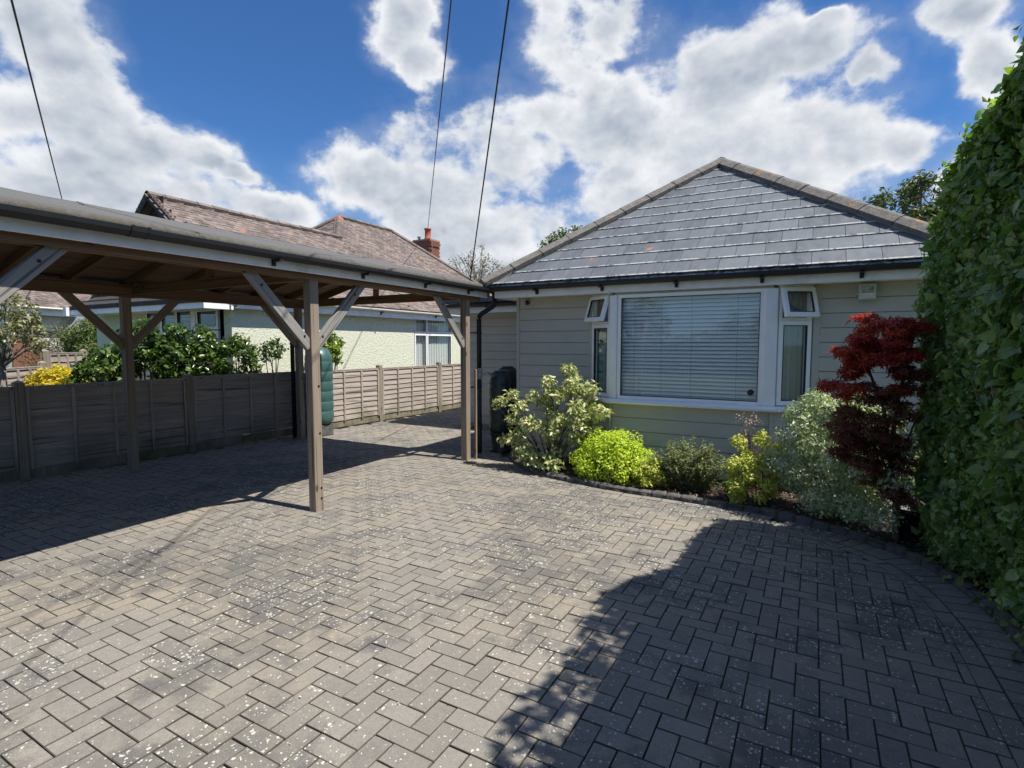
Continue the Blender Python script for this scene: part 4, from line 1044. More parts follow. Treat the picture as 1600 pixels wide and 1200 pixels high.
hip('hip_tile', (NE, 17.8, EZ+.03), (RB_X, 14.12, RB_Z+.03), .33, TILE, nroof, .12, .06)
hip('hip_tile', (-13.67, 10.77, RA_Z+.03), (RB_X, 11.87, RB_Z+.03), .33, TILE, nroof, .12, .06)
# front gable of dark hung tiles with overhanging verge
g = MB().add([(NE-.05, 6.10, EZ-.05), (RA_X, 6.10, RA_Z-.05), (-14.0, 6.10, EZ-.05)], [(0, 1, 2)]); g.build('gable', DARKT, nb)
_gm = MB().box(-.12, .12, -.012, .0, -.03, .15); gme = mesh('hung_tile', _gm.v, _gm.f, DARKT)
for r_ in range(14):
    z = EZ+.02+r_*.145; hwid = (RA_Z-.1-z)/PZ
    k = int(hwid/.25)
    for i in range(-k, k+1): put('hung_tile', gme, nb, Matrix.Translation((RA_X+i*.25+(.12 if r_ % 2 else 0), 6.09, z)) @ Matrix.Rotation(R(-4), 4, 'X'))
for sx_ in (-1, 1):
    a = Vector((RA_X, 5.92, RA_Z+.0)); b = Vector((RA_X-sx_*-2.6, 5.92, EZ-.06)); beam('barge_board', a, b, .03, .15, DARKT, nb, (0, 0, 1), .003)
    v_ = MB(); 
    for q in range(30):
        p = a.lerp(b, q/30); v_.box(p.x-.045, p.x+.045, 5.90, 6.02, p.z+.03+random.uniform(0, .006), p.z+.062+random.uniform(0, .006))
    v_.build('verge_tile', TILE, nroof, kind='stuff')
# dark lean-to skirt roof over the front bay
sk = MB(); sk.add([(-13.7, 5.42, 2.36), (-8.98, 5.42, 2.36), (-8.98, 6.08, 2.74), (-13.4, 6.08, 2.74), (-13.7, 5.42, 2.30), (-8.98, 5.42, 2.30), (-8.98, 6.08, 2.68), (-13.4, 6.08, 2.68)], [(0, 1, 2, 3), (7, 6, 5, 4), (0, 4, 5, 1), (1, 5, 6, 2), (3, 2, 6, 7), (0, 3, 7, 4)]); sk.build('lean_to_roof', DARKT, nb)
for i in range(3): MB().box(-13.72+.08*i, -8.97, 5.42+.2*i, 5.425+.2*i+.01, 2.37+.115*i, 2.385+.115*i).build('roof_course', DARKT, nb)
MB().box(-13.7, -8.98, 5.44, 5.46, 2.20, 2.31).box(-9.0, -8.98, 5.46, 5.98, 2.20, 2.31).box(-13.66, -9.02, 5.47, 5.98, 2.21, 2.22).build('fascia', WFASC, nb)
MB().box(-13.84, -13.70, 5.36, 5.50, 2.18, 2.36).build('rainwater_hopper', WFASC, nb)
# eaves of the long side
MB().box(NE+.0, NE+.02, 6.0, 17.6, 2.22, 2.40).build('fascia', WFASC, nb); MB().box(NX, NE, 6.0, 17.6, 2.235, 2.25).build('soffit', WFASC, nb)
CREAM = m_simple('cream_gutter', (.72, .70, .62), .5, .06, dirt=(.4, .38, .3))
g = MB(); g.add(*sweep(gp, [(NE+.065, 5.98, 2.42), (NE+.065, 17.7, 2.40)])); g.build('gutter', CREAM, nb)
for y in (7.5, 9.6, 11.7, 13.8): MB().box(NE+.02, NE+.11, y-.02, y+.02, 2.325, 2.345).box(NE+.02, NE+.035, y-.02, y+.02, 2.28, 2.33).build('gutter_bracket', BLACKP, nb)
# side window
nw = put('window', mesh('window', *(lambda q: (q.v, q.f))(MB().box(NX-.12, NX+.05, 10.98, 12.74, .86, .90)), WHITE), nb)
def nsash(y0, y1, z0, z1, fw, x=NX-.03): sash('window_frame', (x, y0), (x, y1), z0, z1, fw, .05, nw)
nsash(11.05, 11.55, .91, 1.86, .045); nsash(11.57, 12.70, .91, 1.86, .05); nsash(11.05, 11.55, 1.88, 2.27, .045); nsash(11.57, 12.70, 1.88, 2.27, .05)
curtain('net_curtain', 'patterned white net curtain in the side window of the green bungalow', (NX-.12, 11.05), (NX-.12, 12.7), .92, 2.26, NET, .012, 16, cat='curtain')
# front window group
nf = put('window', mesh('window', *(lambda q: (q.v, q.f))(MB().box(-11.88, -9.40, 5.90, 6.02, .80, .85)), WHITE), nb)
def fsash(x0, x1, z0, z1, fw=.045): sash('window_frame', (x0, 6.0), (x1, 6.0), z0, z1, fw, .05, nf)
for x0, x1 in ((-11.85, -11.33), (-11.32, -10.80), (-10.79, -10.27)): fsash(x0, x1, 1.78, 2.25); fsash(x0, x1, .86, 1.76)
fsash(-10.14, -9.46, 1.86, 2.25, .06); fsash(-10.14, -9.46, .86, 1.84, .06)
MB().box(-10.26, -10.15, 5.97, 6.03, .86, 2.25).build('window_post', WHITE, nf)
b2 = thing('slatted_blind', 'dark-gapped slatted blind behind the front window of the green bungalow', 'window blind', (-11, 6.1, .9)); sm2 = MB().box(-11.8, -10.3, -.002, .002, -.02, .02); sme2 = mesh('slat', sm2.v, sm2.f, m_simple('olive_blind', (.30, .34, .27), .6))
for i in range(16): put('slat', sme2, b2, Matrix.Translation((0, 6.09, .95+i*.08)) @ Matrix.Rotation(R(35), 4, 'X'))
# chimney
chx, chy = -13.55, 17.3
ch = put('chimney', mesh('chimney', *(lambda q: (q.v, q.f))(MB().box(chx-.40, chx+.40, chy-.28, chy+.28, 3.4, 5.62)), MORTAR), nb)
_bm = MB().box(-.105, .105, -.006, .05, 0, .062); bme_ = mesh('brick', _bm.v, _bm.f, BRICK)
for r_ in range(20):
    z = 4.14+r_*.075; o = .11 if r_ % 2 else 0; ex = .035 if r_ > 16 else 0
    for i in range(4):
        x = chx-.42+.11+i*.22-(.11 if r_ % 2 else 0)+.0
        put('brick', bme_, ch, Matrix.Translation((x+.05, chy-.29-ex, z)))
    for i in range(3): put('brick', bme_, ch, Matrix.Translation((chx+.41+ex, chy-.20+i*.22-(.05 if r_ % 2 else 0), z)) @ Matrix.Rotation(R(90), 4, 'Z'))
MB().box(chx-.44, chx+.44, chy-.32, chy+.32, 5.62, 5.68).build('chimney_cap', MORTAR, nb)
v, f = lathe([(.13, 0), (.15, .05), (.12, .08), (.115, .38), (.14, .40), (.14, .45), (.10, .45), (.09, .2), (0, .2)], 18); put('chimney_pot', mesh('chimney_pot', v, f, POT, True), nb, Matrix.Translation((chx+.12, chy-.05, 5.68)))
v, f = lathe([(.06, 0), (.06, .14), (.09, .17), (.0, .2)], 12); put('flue_cowl', mesh('flue_cowl', v, f, STEEL, True), nb, Matrix.Translation((chx-.32, chy-.05, 5.68)))

# ================================================================== THIRD HOUSE, far left
th = thing('far_house', 'white rendered house with tiled roof and pale gutter at the far left', 'house', (-26, 9, 0))
A = Vector((-21.5, 7.0, 0)); B = Vector((-24.6, 14.2, 0)); d = (B-A).normalized(); n = Vector((d.y, -d.x, 0)); L = (B-A).length
M = Matrix((d, -n, Vector((0, 0, 1)))).transposed().to_4x4(); M.translation = A
MB().box(.25, L, .35, 5, 0, 2.6).build('wall', RENDW, th, M); MB().box(.25, 1.15, .30, .36, 0, 2.6).build('brick_pier', BRICK, th, M)
MB().box(0, L, 0, .03, 2.52, 2.72).build('fascia', WFASC, th, M); MB().box(0, L, .03, .36, 2.52, 2.54).build('soffit', GREENT, th, M)
g = MB(); g.add(*sweep([(a*1.3, b*1.3) for a, b in gp], [(-.1, -.08, 2.78), (L, -.08, 2.78)])); g.build('gutter', CREAM, th, M, smooth=True)
thr = MB().add([(-.05, -.05, 2.74), (L, -.05, 2.74), (L, 4, 5.6), (-.05, 4, 5.6)], [(0, 1, 2, 3)]).build('roof', TILE, th, M)
nroof_s = nroof; nroof = thr
tiles([(-.05, 0), (L, 0), (L, 4.6), (-.05, 4.6)], M @ Vector((0, -.08, 2.76)), d, (M.to_3x3() @ Vector((0, 4.05, 2.86))), gw=.19, gg=.13)
nroof = nroof_s
ds = thing('satellite_dish', 'pale grey satellite dish on the white house wall at the far left', 'satellite dish', tuple(M @ Vector((2.2, .1, 2.1))))
v, f = lathe([(0, 0), (.12, .012), (.24, .05), (.36, .11), (.37, .105), (.24, .04), (0, -.012)], 26); put('dish', mesh('dish', v, f, GREYP, True), ds, Matrix.Translation(M @ Vector((2.2, -.12, 2.15))) @ frame_z((.75, -.9, .45)).to_4x4())
c = MB(); tube(c, [M @ Vector((2.2, .36, 2.0)), M @ Vector((2.2, -.08, 2.05)), M @ Vector((2.2, -.1, 2.15))], .02, 8); tube(c, [M @ Vector((2.2, -.1, 1.85)), M @ Vector((2.35, -.55, 1.98))], .012, 6); c.build('arm', STEEL, ds)

# ================================================================== PLANTS IN THE BED
cl = shell_clumps((-2.62, 6.12, .62), (.40, .34, .64), 30, .095, -.75)+[((-3.05, 6.05, .93), (.12, .12, .09)), ((-3.22, 5.98, .80), (.13, .13, .09)), ((-3.32, 5.95, .95), (.10, .10, .07)), ((-3.50, 5.98, .86), (.10, .10, .07)), ((-3.56, 6.0, .80), (.08, .08, .06)), ((-3.30, 5.96, .62), (.13, .12, .09)), ((-3.24, 5.93, .42), (.15, .13, .09)), ((-3.42, 5.95, .36), (.12, .12, .08)), ((-3.12, 5.90, .26), (.17, .14, .10)), ((-2.95, 5.88, .18), (.17, .13, .12)), ((-2.72, 5.85, .16), (.16, .12, .12)), ((-2.60, 6.1, 1.28), (.11, .11, .09)), ((-2.35, 6.15, 1.05), (.13, .12, .09)), ((-2.88, 6.1, 1.12), (.11, .11, .08)), ((-2.2, 6.1, .78), (.14, .12, .09)), ((-2.45, 5.95, .70), (.14, .12, .10)), ((-2.75, 5.9, .55), (.15, .13, .1)), ((-3.05, 5.9, .60), (.12, .12, .1))]
shrub('variegated_shrub', 'loose tall shrub with cream-edged leaves arching over the paving beside the water butts', 'shrub', (-2.85, 6.08, 0), cl, 4600, .066, T_LEAF, L_VAR, stems=26, sr=.009, inner=.2)
cl = [((-2.0, 5.98, .20), (.44, .36, .38))]+shell_clumps((-2.0, 5.98, .18), (.47, .36, .40), 26, .10, -.25, .03)
shrub('lime_mound_shrub', 'bright lime green dome-shaped shrub left of centre in the bed', 'shrub', (-2.0, 5.98, 0), cl, 13000, .034, T_LEAF, L_LIME, up=.8, inner=.65)
cl = shell_clumps((-1.50, 5.78, .12), (.17, .13, .20), 9, .07, -.2)
shrub('gold_tipped_plant', 'small yellow-tipped plant tucked between the lime mound and the olive shrub', 'plant', (-1.5, 5.78, 0), cl, 1100, .04, T_LEAF, L_YEL, up=.7)
# olive hebe: upright leafy twigs
def spiky(name, label, cat, base, rad, h, nst, lpn, size, mat, lean=.5, group=None, sr=.004):
    t = thing(name, label, cat, base); P = []; Nn = []; mb_ = MB()
    for i in range(nst):
        a = random.uniform(0, 6.28); q = random.random()**.5; b = Vector((base[0]+math.cos(a)*q*rad[0]*.45, base[1]+math.sin(a)*q*rad[1]*.45, 0)); hh = h*(1-.38*q*q)*random.uniform(.72, 1.08)
        tip = Vector((base[0]+math.cos(a)*q*rad[0], base[1]+math.sin(a)*q*rad[1], hh)); md = b.lerp(tip, .5)+Vector((0, 0, .05))
        if i % 3 == 0: taper(mb_, [b, md, tip], sr, sr*.5, 5)
        for k in range(lpn):
            s = random.uniform(.12, 1); p = b.lerp(md, s*2) if s < .5 else md.lerp(tip, s*2-1); a2 = k*2.4
            P.append((p.x+random.gauss(0, .010), p.y+random.gauss(0, .010), p.z)); Nn.append((math.cos(a2)*.6, math.sin(a2)*.6, .8+random.random()))
    put('foliage', leafmesh('foliage', np.array(P), np.array(Nn), size*(.6+.6*RNG.random(len(P))), T_LEAF, mat), t, kind='stuff'); mb_.build('stem', BARK, t); return t
spiky('olive_shrub', 'fine-leaved dark olive shrub with upright twigs in the middle of the bed', 'shrub', (-1.10, 5.90, 0), (.44, .28), .60, 190, 55, .030, L_HEBE)
cl = shell_clumps((-.43, 5.66, .28), (.28, .22, .30), 18, .085, -.8)+[((-.60, 5.72, .62), (.08, .08, .08)), ((-.40, 5.72, .66), (.08, .08, .09)), ((-.25, 5.72, .58), (.08, .08, .08)), ((-.16, 5.60, .33), (.09, .09, .09)), ((-.50, 5.6, .45), (.1, .1, .1))]
shrub('yellow_green_shrub', 'small yellow and green variegated shrub beside the kerb, right of the olive shrub', 'shrub', (-.43, 5.66, 0), cl, 5600, .036, T_LEAF, L_YEL, stems=10, sr=.006, inner=.2)
cl = [((.22, 5.68, .52), (.40, .30, .52))]+shell_clumps((.24, 5.62, .60), (.52, .36, .60), 50, .12, -.95)+[((.45, 5.25, .75), (.14, .12, .12)), ((.6, 5.2, .5), (.16, .12, .16)), ((.3, 5.26, .5), (.18, .12, .16)), ((.12, 5.15, .32), (.15, .12, .13)), ((.34, 5.0, .30), (.14, .11, .13)), ((.52, 4.92, .28), (.12, .10, .12)), ((.40, 4.98, .58), (.13, .10, .11)), ((.58, 4.88, .55), (.11, .10, .12)), ((.20, 5.1, .62), (.13, .10, .11)), ((.62, 4.9, .85), (.10, .09, .10)), ((.42, 4.95, .86), (.11, .09, .09)), ((.24, 5.05, .90), (.11, .10, .09)), ((.10, 5.12, 1.0), (.10, .10, .08)), ((.55, 4.95, 1.08), (.10, .09, .08))]+[((-.12, 5.6, .95), (.1, .1, .1)), ((.05, 5.6, 1.08), (.12, .12, .1)), ((.35, 5.5, 1.02), (.12, .12, .1)), ((.62, 5.55, .98), (.13, .13, .11)), ((.7, 5.4, .6), (.15, .15, .16)), ((.45, 5.35, .25), (.2, .16, .16)), ((.15, 5.42, .2), (.18, .14, .14))]
shrub('silver_variegated_bush', 'large rounded bush with white-edged leaves growing under the red maple', 'shrub', (.25, 5.75, 0), cl, 23000, .036, T_LEAF, L_PALE, stems=10, inner=.5)
# Japanese maple
mp = thing('red_maple', 'Japanese maple against the hedge, upper tiers coloured scarlet as sunlit, lower leaves dark maroon as shaded', 'tree', (.64, 5.16, 0))
tk_ = MB(); 
for a, b, r0, r1 in (((.64, 5.16, -.02), (.56, 5.08, .75), .030, .020), ((.56, 5.08, .75), (.38, 5.02, 1.42), .018, .008), ((.56, 5.08, .75), (.66, 5.0, 1.65), .018, .007), ((.56, 5.08, .7), (.2, 4.98, 1.2), .014, .005), ((.58, 5.1, .55), (.35, 4.92, .95), .012, .005), ((.58, 5.1, .6), (.70, 4.9, 1.1), .012, .005), ((.40, 5.02, 1.35), (.26, 4.98, 1.6), .008, .003), ((.63, 5.0, 1.55), (.48, 5.0, 1.78), .007, .003), ((.3, 5.0, 1.32), (.12, 4.95, 1.30), .006, .003)):
    a = Vector(a); b = Vector(b); m1 = a.lerp(b, .5)+Vector((random.uniform(-.04, .04), random.uniform(-.04, .04), 0)); taper(tk_, [a, m1, b], r0, r1, 8)
tk_.build('trunk', BARK, mp, smooth=True)
def tier(cs, n, size, mat, name):
    P = []; Nn = []
    for c, r in cs:
        p, q = clump_pts(c, r, n, .5, .05); P.append(p); Nn.append(q)
    P = np.concatenate(P); Nn = np.concatenate(Nn); o = put(name, leafmesh(name, P, Nn, size*(.6+.7*RNG.random(len(P))), T_MAPLE, mat, .5), mp, kind='stuff'); return o
redc = []; marc = []
def env(z): return float(np.interp(z, [.35, .6, .9, 1.15, 1.30, 1.42, 1.6, 1.78, 1.90], [.30, .22, .13, .07, .09, .20, .15, .26, .40]))
for i in range(112):
    z = 1.80-1.36*random.random()**1.25; x0 = env(z); x = x0+(.64-x0)*random.random()**.9; y = 5.02+random.uniform(-.20, .16)-(1.9-z)*.06; r = random.uniform(.05, .09)
    cc = ((x+r*.6, y, z+random.gauss(0, .02)), (r*1.35, r*1.2, r*.55))
    isred = z > 1.50 or (z > 1.12 and (x-x0) < .18) or (z > 1.25 and random.random() < .45)  # brighter red where sun reaches, dark maroon for shade, put into leaf colour
    (redc if isred else marc).append(cc)
tier(redc, 54, .060, L_RED, 'sunlit_red_foliage')['label'] = 'upper leaves coloured scarlet as if sunlit'
tier(marc, 44, .056, L_MAROON, 'shaded_maroon_foliage')['label'] = 'lower leaves coloured dark maroon as if shaded'
# small things of the bed
cl = [((-.70, 5.72, .07), (.10, .07, .06))]; shrub('brown_ground_plant', 'low reddish brown tuft at the kerb between the olive and the yellow-green shrub', 'plant', (-.70, 5.72, 0), cl, 260, .03, T_NARROW, L_LITTER, stems=0, ground=.03)
cl = [((-.66, 5.86, .14), (.12, .09, .10))]; shrub('broad_leaved_seedling', 'small bright blue-green leafy plant at the right foot of the olive shrub', 'plant', (-.66, 5.86, 0), cl, 140, .06, T_LEAF, L_GREEN, stems=0)
fp = thing('pink_flowered_stems', 'thin stems with pale pink flowers against the boarding below the bay sill', 'plant', (-.52, 6.2, 0)); c = MB(); pp = []
for i in range(9):
    tip = Vector((-.52+random.uniform(-.13, .13), 6.2+random.uniform(-.08, .06), random.uniform(.62, .86))); taper(c, [(-.52, 6.2, .0), Vector((-.52, 6.2, .3)).lerp(tip, .4), tip], .004, .002, 5)
    for _ in range(16): pp.append(tuple(tip+Vector((random.gauss(0, .02), random.gauss(0, .02), random.gauss(-.02, .03)))))
c.build('stem', BARK, fp); put('flower', leafmesh('flower', np.array(pp), unit(len(pp)), .022, T_LEAF, L_PINK), fp, kind='stuff'); 
q = np.column_stack([-.52+.12*RNG.normal(size=260), 6.2+.07*RNG.normal(size=260), .05+.6*RNG.random(260)]); put('foliage', leafmesh('foliage', q, unit(260), .03, T_LEAF, L_MAROON), fp, kind='stuff')
v, f = lathe([(0, 0), (.10, 0), (.115, .02), (.135, .26), (.155, .27), (.155, .31), (.14, .31), (.125, .26), (0, .25)], 28); pt_ = put('plant_pot', mesh('plant_pot', v, f, BLACKP, True), None, Matrix.Translation((.74, 5.24, .03)) @ Matrix.Scale(.85, 4), label='black round plant pot in the shade between the maple and the hedge', cat='pot')

# ================================================================== BIG HEDGE ON THE RIGHT
hg = thing('tall_hedge', 'tall clipped dark green hedge of large glossy leaves along the right edge of the drive', 'hedge', (1.0, 4.4, 0))
def hx(y): return float(np.interp(y, [-2, 3.0, 3.9, 4.6, 5.15], [1.03, 1.0, .92, .82, .74]))
def hz(y): return float(np.interp(y, [-2, 1.5, 1.9, 3.35, 3.65, 3.95, 4.3, 4.6, 4.85, 5.0, 5.12, 5.22], [3.3, 3.45, 3.86, 3.84, 3.55, 3.16, 3.04, 2.96, 2.84, 2.74, 2.54, 2.34]))
core = MB(); ysr = [-1.4, 0, 1.5, 1.9, 2.6, 3.35, 3.65, 3.95, 4.3, 4.7, 4.9]  # solid dark core added inside the leaves to block light
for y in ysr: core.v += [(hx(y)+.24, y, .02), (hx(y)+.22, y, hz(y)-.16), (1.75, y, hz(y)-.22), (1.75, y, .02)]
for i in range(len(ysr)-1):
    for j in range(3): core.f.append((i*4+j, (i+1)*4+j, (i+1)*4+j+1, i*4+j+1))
core.f.append((0, 1, 2, 3)); n_ = len(ysr)-1; core.f.append((n_*4, n_*4+3, n_*4+2, n_*4+1)); core.build('light_blocking_core', m_simple('dark_core_fill', (.022, .022, .014), 1, .4, nscale=14, bump=1), hg)
P = []; Nn = []; S = []
def hbump(y, z): return .05*math.sin(y*5.1+z*1.7)*math.sin(z*4.3)+.04*math.sin(y*13+z*7)*math.sin(z*11-y*4)+.02*math.sin(y*29+z*17)
N1 = 50000
for _ in range(N1):
    y = random.uniform(2.9, 5.2) if random.random() < .72 else random.uniform(-1.4, 2.9); zt_ = hz(y); z = random.random()*zt_
    if z < .25 and random.random() < .5: z += .2
    dp_ = random.random()**1.25*.26; low_ = max(0, .35-z)*.5
    P.append((hx(y)+hbump(y, z)+dp_+low_*random.random(), y+random.gauss(0, .02), z)); Nn.append((-1+random.gauss(0, .8), random.gauss(0, .8)-.15, .35+random.gauss(0, .75))); S.append(random.choice((.02, .025, .03, .035, .04, .052, .07)))
for _ in range(4200):   # rounded far end
    z = random.random()*2.55; x = random.uniform(.74, 1.8); P.append((x, 5.16-random.random()**1.6*.2+.04*math.sin(x*9+z*5), z)); Nn.append((random.gauss(0, .5), 1+random.gauss(0, .4), .3+random.gauss(0, .4))); S.append(random.uniform(.04, .075))
Tp = []; Tn = []; Ts = []
for _ in range(6500):   # top, with tips coloured yellow-green as sunlit leaves
    y = random.uniform(-1.4, 5.2) if random.random() < .35 else random.uniform(3.2, 5.25); x = hx(y)+random.random()**1.3*.85; zz = hz(y)-random.random()**1.5*.2+random.gauss(0, .02)-max(0, (hx(y)+.10-x))*1.2
    sunlit_tip = random.random() < .6
    (Tp if sunlit_tip else P).append((x, y, zz+(random.random()*.07 if sunlit_tip else 0))); (Tn if sunlit_tip else Nn).append((random.gauss(-.2, .6), random.gauss(0, .6), 1+random.gauss(0, .4))); (Ts if sunlit_tip else S).append(random.uniform(.04, .085))
P = np.array(P); Nn = np.array(Nn); S = np.array(S)
vis = [i for i in range(len(P)) if P[i, 0] < hx(P[i, 1])+.09 and 3.55 < P[i, 1] < 5.0 and P[i, 2] < 3.1 and S[i] > .045]
vis.sort(key=lambda i: -S[i]/(abs(P[i, 1])+.2*abs(P[i, 2]-1.6))); big = set(vis[:300])
rest = [i for i in range(len(P)) if i not in big]
r1 = rest[::2]; r2 = rest[1::2]
put('leaf_mass', leafmesh('leaf_mass', P[r1], Nn[r1], S[r1], T_HEART, L_HEDGE, .25), hg, kind='stuff')
put('leaf_mass', leafmesh('leaf_mass', P[r2], Nn[r2], S[r2]*1.25, T_LEAF, L_HEDGE, 0), hg, kind='stuff')
ng = np.array([i for i in rest if P[i, 0] < hx(P[i, 1])+.08][::16]); put('brightening_leaves', leafmesh('brightening_leaves', P[ng]-np.array([.03, 0, 0]), Nn[ng], S[ng]*1.1, T_LEAF, L_HEDGET, -.3), hg, kind='stuff')  # yellow-green leaves scattered to brighten the shaded hedge face
dl = np.array([i for i in rest if P[i, 0] < hx(P[i, 1])+.15][::60]); put('dead_leaf_scatter', leafmesh('dead_leaf_scatter', P[dl]-np.array([.02, 0, 0]), Nn[dl], .045, T_LEAF, L_LITTER, .5), hg, kind='stuff')
put('sunlit_tips', leafmesh('sunlit_tips', np.array(Tp), np.array(Tn), np.array(Ts), T_HEART, L_HEDGET, -.4), hg, kind='stuff')
lms = []
for k in range(4):
    tv, tf = T_HEART; vv = tv.copy(); vv[:, 2] += RNG.normal(size=len(vv))*.02; me = mesh('leaf', vv, tf, L_HEDGE, True); lms.append(me)
for i in big:
    nrm = Vector(Nn[i]).normalized(); t_ = Vector((random.gauss(0, 1), random.gauss(0, 1), random.gauss(-.3, 1))); t_ = (t_-nrm*t_.dot(nrm)).normalized(); b_ = nrm.cross(t_)
    mw = (Matrix((t_, b_, nrm)).transposed() * 1.0).to_4x4() @ Matrix.Scale(S[i]*1.15, 4); mw.translation = Vector(P[i])-Vector((.015, 0, 0)); put('leaf', random.choice(lms), hg, mw)
c = MB()
for i in range(150):
    y = random.uniform(2.6, 5.1); a = Vector((hx(y)+.3, y, random.uniform(.0, 1.2))); b = a+Vector((random.uniform(-.29, -.10), random.uniform(-.25, .25), random.uniform(.5, 1.5))); taper(c, [a, a.lerp(b, .5)+Vector((.03, .03, 0)), b], .009, .004, 5)
c.build('twig', BARKG, hg, kind='stuff')

# ================================================================== PLANTS BEYOND THE FENCE
def laurel(label, c, r, h, n, seed, pale=False):
    n = int(n*1.8); cl = shell_clumps((c[0], c[1], h*.60), (r, r*1.1, h*.40), 19, .17, -.95); t = shrub('laurel_bush', label, 'bush', (c[0], c[1], 0), cl, n, .085, T_LEAF, L_LIME if pale else L_LAUR, stems=9, sr=.014, inner=.25, group='laurel bushes behind the fence' if not pale else None); return t
laurel('dark laurel bush left of the inner carport post, behind the fence', (-8.78, 3.78), .33, 1.62, 1500, 1)
laurel('tallest part of the dark laurel row, just right of the inner carport post', (-8.75, 4.30), .36, 1.95, 1900, 2)
laurel('dark laurel bush under the left part of the green house front window', (-8.75, 4.75), .34, 1.88, 1700, 3)
laurel('dark laurel bush beneath the small white casement of the green house', (-8.70, 5.20), .34, 1.90, 1700, 4)
laurel('bare-stemmed dark laurel at the right end of the row behind the fence', (-8.65, 5.78), .32, 1.86, 1150, 5)
cl = shell_clumps((-8.55, 6.42, 1.45), (.16, .16, .25), 8, .10, -.6); shrub('thin_leafy_shrub', 'thin light green shrub against the sunlit wall left of the green tank', 'shrub', (-8.55, 6.42, 0), cl, 420, .075, T_LEAF, L_LAUR, stems=6, sr=.012, inner=.1)
cl = shell_clumps((-8.55, 7.72, 1.48), (.24, .26, .32), 12, .12, -.8); shrub('round_leafy_shrub', 'rounded yellow-green shrub against the sunlit green wall right of the carport post', 'shrub', (-8.55, 7.72, 0), cl, 1300, .08, T_LEAF, m_leaf('sunny_laurel', [(.10, .17, .025), (.26, .36, .04), (.36, .46, .07)], .35, .3), stems=9, sr=.012, inner=.2)
cl = shell_clumps((-9.9, 3.72, .74), (.80, .42, .52), 30, .13, -.3); shrub('yellow_bush', 'bright golden yellow bush glowing above the fence at the left', 'bush', (-9.7, 3.75, 0), cl, 10000, .05, T_LEAF, L_GOLD, up=.9)
cl = shell_clumps((-9.0, 4.25, .75), (.28, .28, .50), 12, .13, -.5); shrub('olive_yellow_bush', 'olive and gold bush between the yellow bush and the dark laurels', 'bush', (-9.05, 4.22, 0), cl, 1300, .05, T_LEAF, m_leaf('olive_gold', [(.12, .12, .03), (.3, .26, .04), (.1, .13, .04)], .3), up=.6)
cl = shell_clumps((-17.2, 7.5, 1.25), (1.2, .7, 1.0), 26, .34, -.6); shrub('conifer_bush', 'broad green conifer bush in front of the white house', 'bush', (-17.2, 7.5, 0), cl, 15000, .13, T_NARROW, L_CONI, up=.4)
cl = shell_clumps((-19.4, 7.4, 1.15), (1.1, .6, 1.05), 20, .32, -.6); shrub('bronze_conifer', 'bronze-tinged conifer left of the green one beside the far house', 'bush', (-19.4, 7.4, 0), cl, 5000, .08, T_NARROW, m_leaf('bronze_green', [(.10, .07, .025), (.16, .12, .04), (.08, .10, .03)], .2), up=.4)
cl = shell_clumps((-15.0, 6.9, 1.3), (.45, .35, .7), 9, .15, -.6); shrub('wispy_shrub', 'wispy light green shrub before the white wall, right of the conifers', 'shrub', (-15.0, 6.9, 0), cl, 700, .06, T_NARROW, L_BUD, stems=8, sr=.01, inner=.1)
def tree(name, label, base, h, crown, nclump, rc, n, size, mat, bark, trunk_r=.12, open_=.3, limbs=12, tpl=T_LEAF, zmin=-.5):
    t = thing(name, label, 'tree', base); c = crown[0]; r = crown[1]
    cl = shell_clumps(c, r, nclump, rc, zmin, .10)+shell_clumps(c, (r[0]*.5, r[1]*.5, r[2]*.5), nclump//4, rc, -.6)
    P = []; Nn = []
    for cc, rr in cl: p, q = clump_pts(cc, rr, max(8, n//len(cl)), .5, .15); P.append(p); Nn.append(q)
    P = np.concatenate(P); Nn = np.concatenate(Nn); put('crown', leafmesh('crown', P, Nn, size*(.6+.7*RNG.random(len(P))), tpl, mat), t, kind='stuff')
    mb_ = MB(); b = Vector(base); fork = Vector((c[0], c[1], c[2]-r[2]*.75)); taper(mb_, [b, b.lerp(fork, .5)+Vector((.05, .03, 0)), fork], trunk_r, trunk_r*.6, 10)
    random.shuffle(cl)
    for cc, rr in cl[:limbs]:
        e = Vector(cc); md = fork.lerp(e, .5)+Vector((random.uniform(-.1, .1)*r[0], random.uniform(-.1, .1)*r[1], .12*r[2])); taper(mb_, [fork, fork.lerp(md, .5), md, e], trunk_r*.35, trunk_r*.06, 6)
        for _ in range(3):
            e2 = e+Vector(tuple(random.gauss(0, rc*.8) for _ in range(3))); taper(mb_, [md.lerp(e, .6), e2], trunk_r*.10, trunk_r*.04, 5)
    mb_.build('trunk', bark, t, smooth=True); return t
tree('garden_tree', 'grey-branched tree with cream and olive leaves at the far left edge under the carport', (-9.75, 2.95, 0), 2.4, ((-9.6, 3.0, 1.75), (.62, .5, .62)), 26, .15, 2300, .065, m_leaf('cream_olive', [(.10, .12, .05), (.28, .30, .16), (.42, .40, .24), (.12, .16, .05)], .3), BARKG, .06, limbs=18)
tree('bare_budding_tree', 'sparse budding tree showing between the tiled roof and the slate roof', (-13.3, 20.5, 0), 6, ((-13.3, 20.5, 4.6), (1.55, 1.3, 1.35)), 44, .26, 2100, .085, L_BUD, BARKG, .15, limbs=44, zmin=-.8)
tree('green_tree', 'fresh green tree rising behind the left hip of the slate roof', (-7.6, 18.0, 0), 6, ((-7.6, 18.0, 4.9), (1.25, 1.0, .75)), 22, .30, 3600, .13, L_GREEN, BARK, .14)
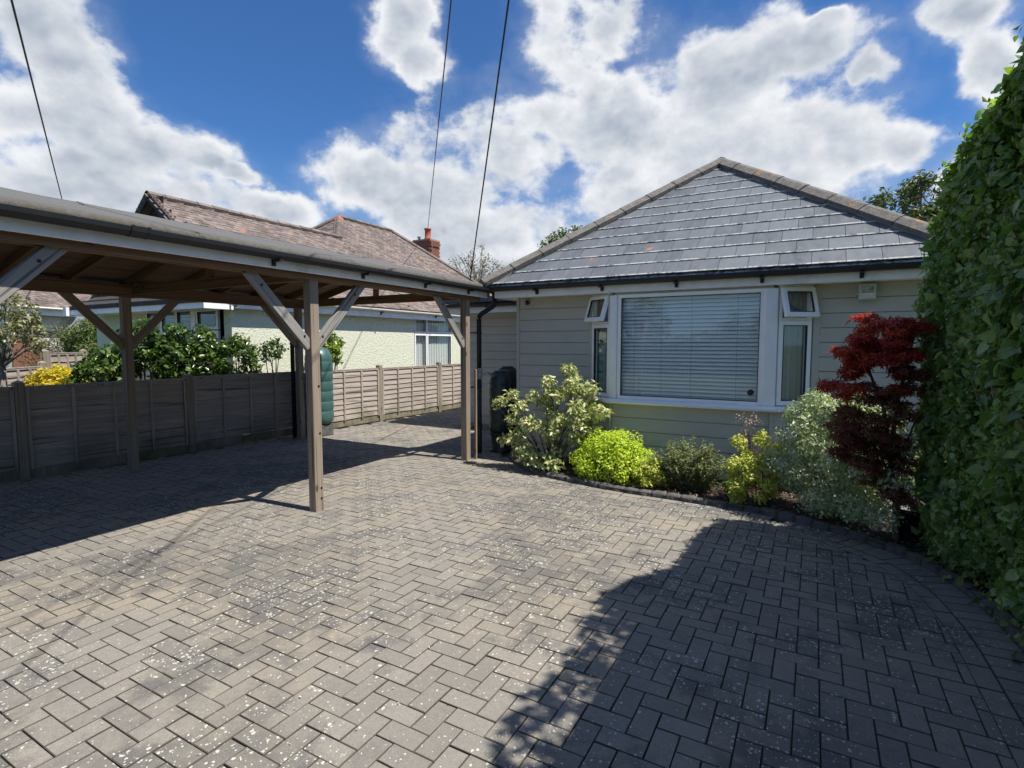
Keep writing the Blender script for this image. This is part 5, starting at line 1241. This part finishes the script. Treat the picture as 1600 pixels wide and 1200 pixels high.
tree('green_tree', 'lower dark part-hidden tree just above the left end of the slate roof hip', (-8.9, 17.2, 0), 5, ((-9.1, 17.2, 3.9), (.9, .8, .65)), 14, .25, 1600, .11, L_GREEN, BARK, .12)
tree('olive_tree', 'dense olive-green tree behind the roof at the right, next to the hedge', (1.9, 13.5, 0), 6, ((2.0, 13.5, 3.9), (1.35, 1.2, 1.15)), 34, .30, 7500, .10, L_TREE, BARK, .14)

# ================================================================== OVERHEAD WIRES
def wire(label, a, b, sag=.25, r=.011):
    a = Vector(a); b = Vector(b); pts = []
    for i in range(25): t = i/24; p = a.lerp(b, t); p.z -= 4*sag*t*(1-t); pts.append(p)
    c = MB(); tube(c, pts, r, 6); c.build('overhead_wire', WIRE, label=label, cat='wire', group='overhead service wires')
def ext(n, f, t0, t1): n = Vector(n); f = Vector(f); return n+(f-n)*t0, n+(f-n)*t1
wire('thick overhead wire dropping to the eaves between the carport and the slate roof', *ext((-2.64, 4.67, 4.86), (-5.03, 7.63, 2.85), -2.2, 1.19), 0.0, .0095)
wire('thin overhead wire dropping to the chimney of the tiled roof', *ext((-3.664, 5.174, 5.425), (-13.302, 17.068, 5.963), -.7, 1.0), 0.0, .009)
wire('overhead wire crossing the upper left corner and vanishing behind the carport roof', *ext((-10.6, 3.711, 6.70), (-24.584, 9.709, 6.942), -.75, 1.15), 0.0, .016)

# ================================================================== UNSEEN TREES AND HEDGE (added to shape the window reflections)
for i, (x, y, h, lab) in enumerate(((-15, -38, 3.6, 'tall round unseen tree added behind the camera for window reflections'), (3, -42, 2.6, 'smaller unseen tree added for reflections, right of the tall round one'), (-27, -34, 3.0, 'far unseen tree added for reflections, left of the tall round one'), (-5, -40, 2.4, 'low unseen tree added for reflections between the tall and the smaller one'))):
    tree('reflection_tree', lab, (x, y, 0), 6, ((x, y, h), (3.6, 3.0, h*.8)), 26, .9, 2600, .30, L_TREE, BARK, .25, zmin=-.9)

rh = thing('reflection_hedge', 'long unseen hedge added behind the camera to break the horizon in window reflections', 'hedge', (-8, -16, 0))  # added to hide the hard horizon line reflected in the panes
P = []; Nn = []
for _ in range(9000):
    x = random.uniform(-34, 22); hh = 1.9+.25*math.sin(x*.7)+.18*math.sin(x*2.3)
    if random.random() < .7: P.append((x, -16+random.random()*.3, random.random()*hh)); Nn.append((random.gauss(0, .6), 1, random.gauss(.3, .5)))
    else: P.append((x, -16-random.random()*1.1, hh+random.gauss(0, .05))); Nn.append((random.gauss(0, .6), random.gauss(0, .6), 1))
put('foliage', leafmesh('foliage', np.array(P), np.array(Nn), .22, T_LEAF, L_TREE), rh, kind='stuff')
MB().box(-34, 22, -17, -16.25, 0, 1.75).build('light_blocking_core', BARK, rh)
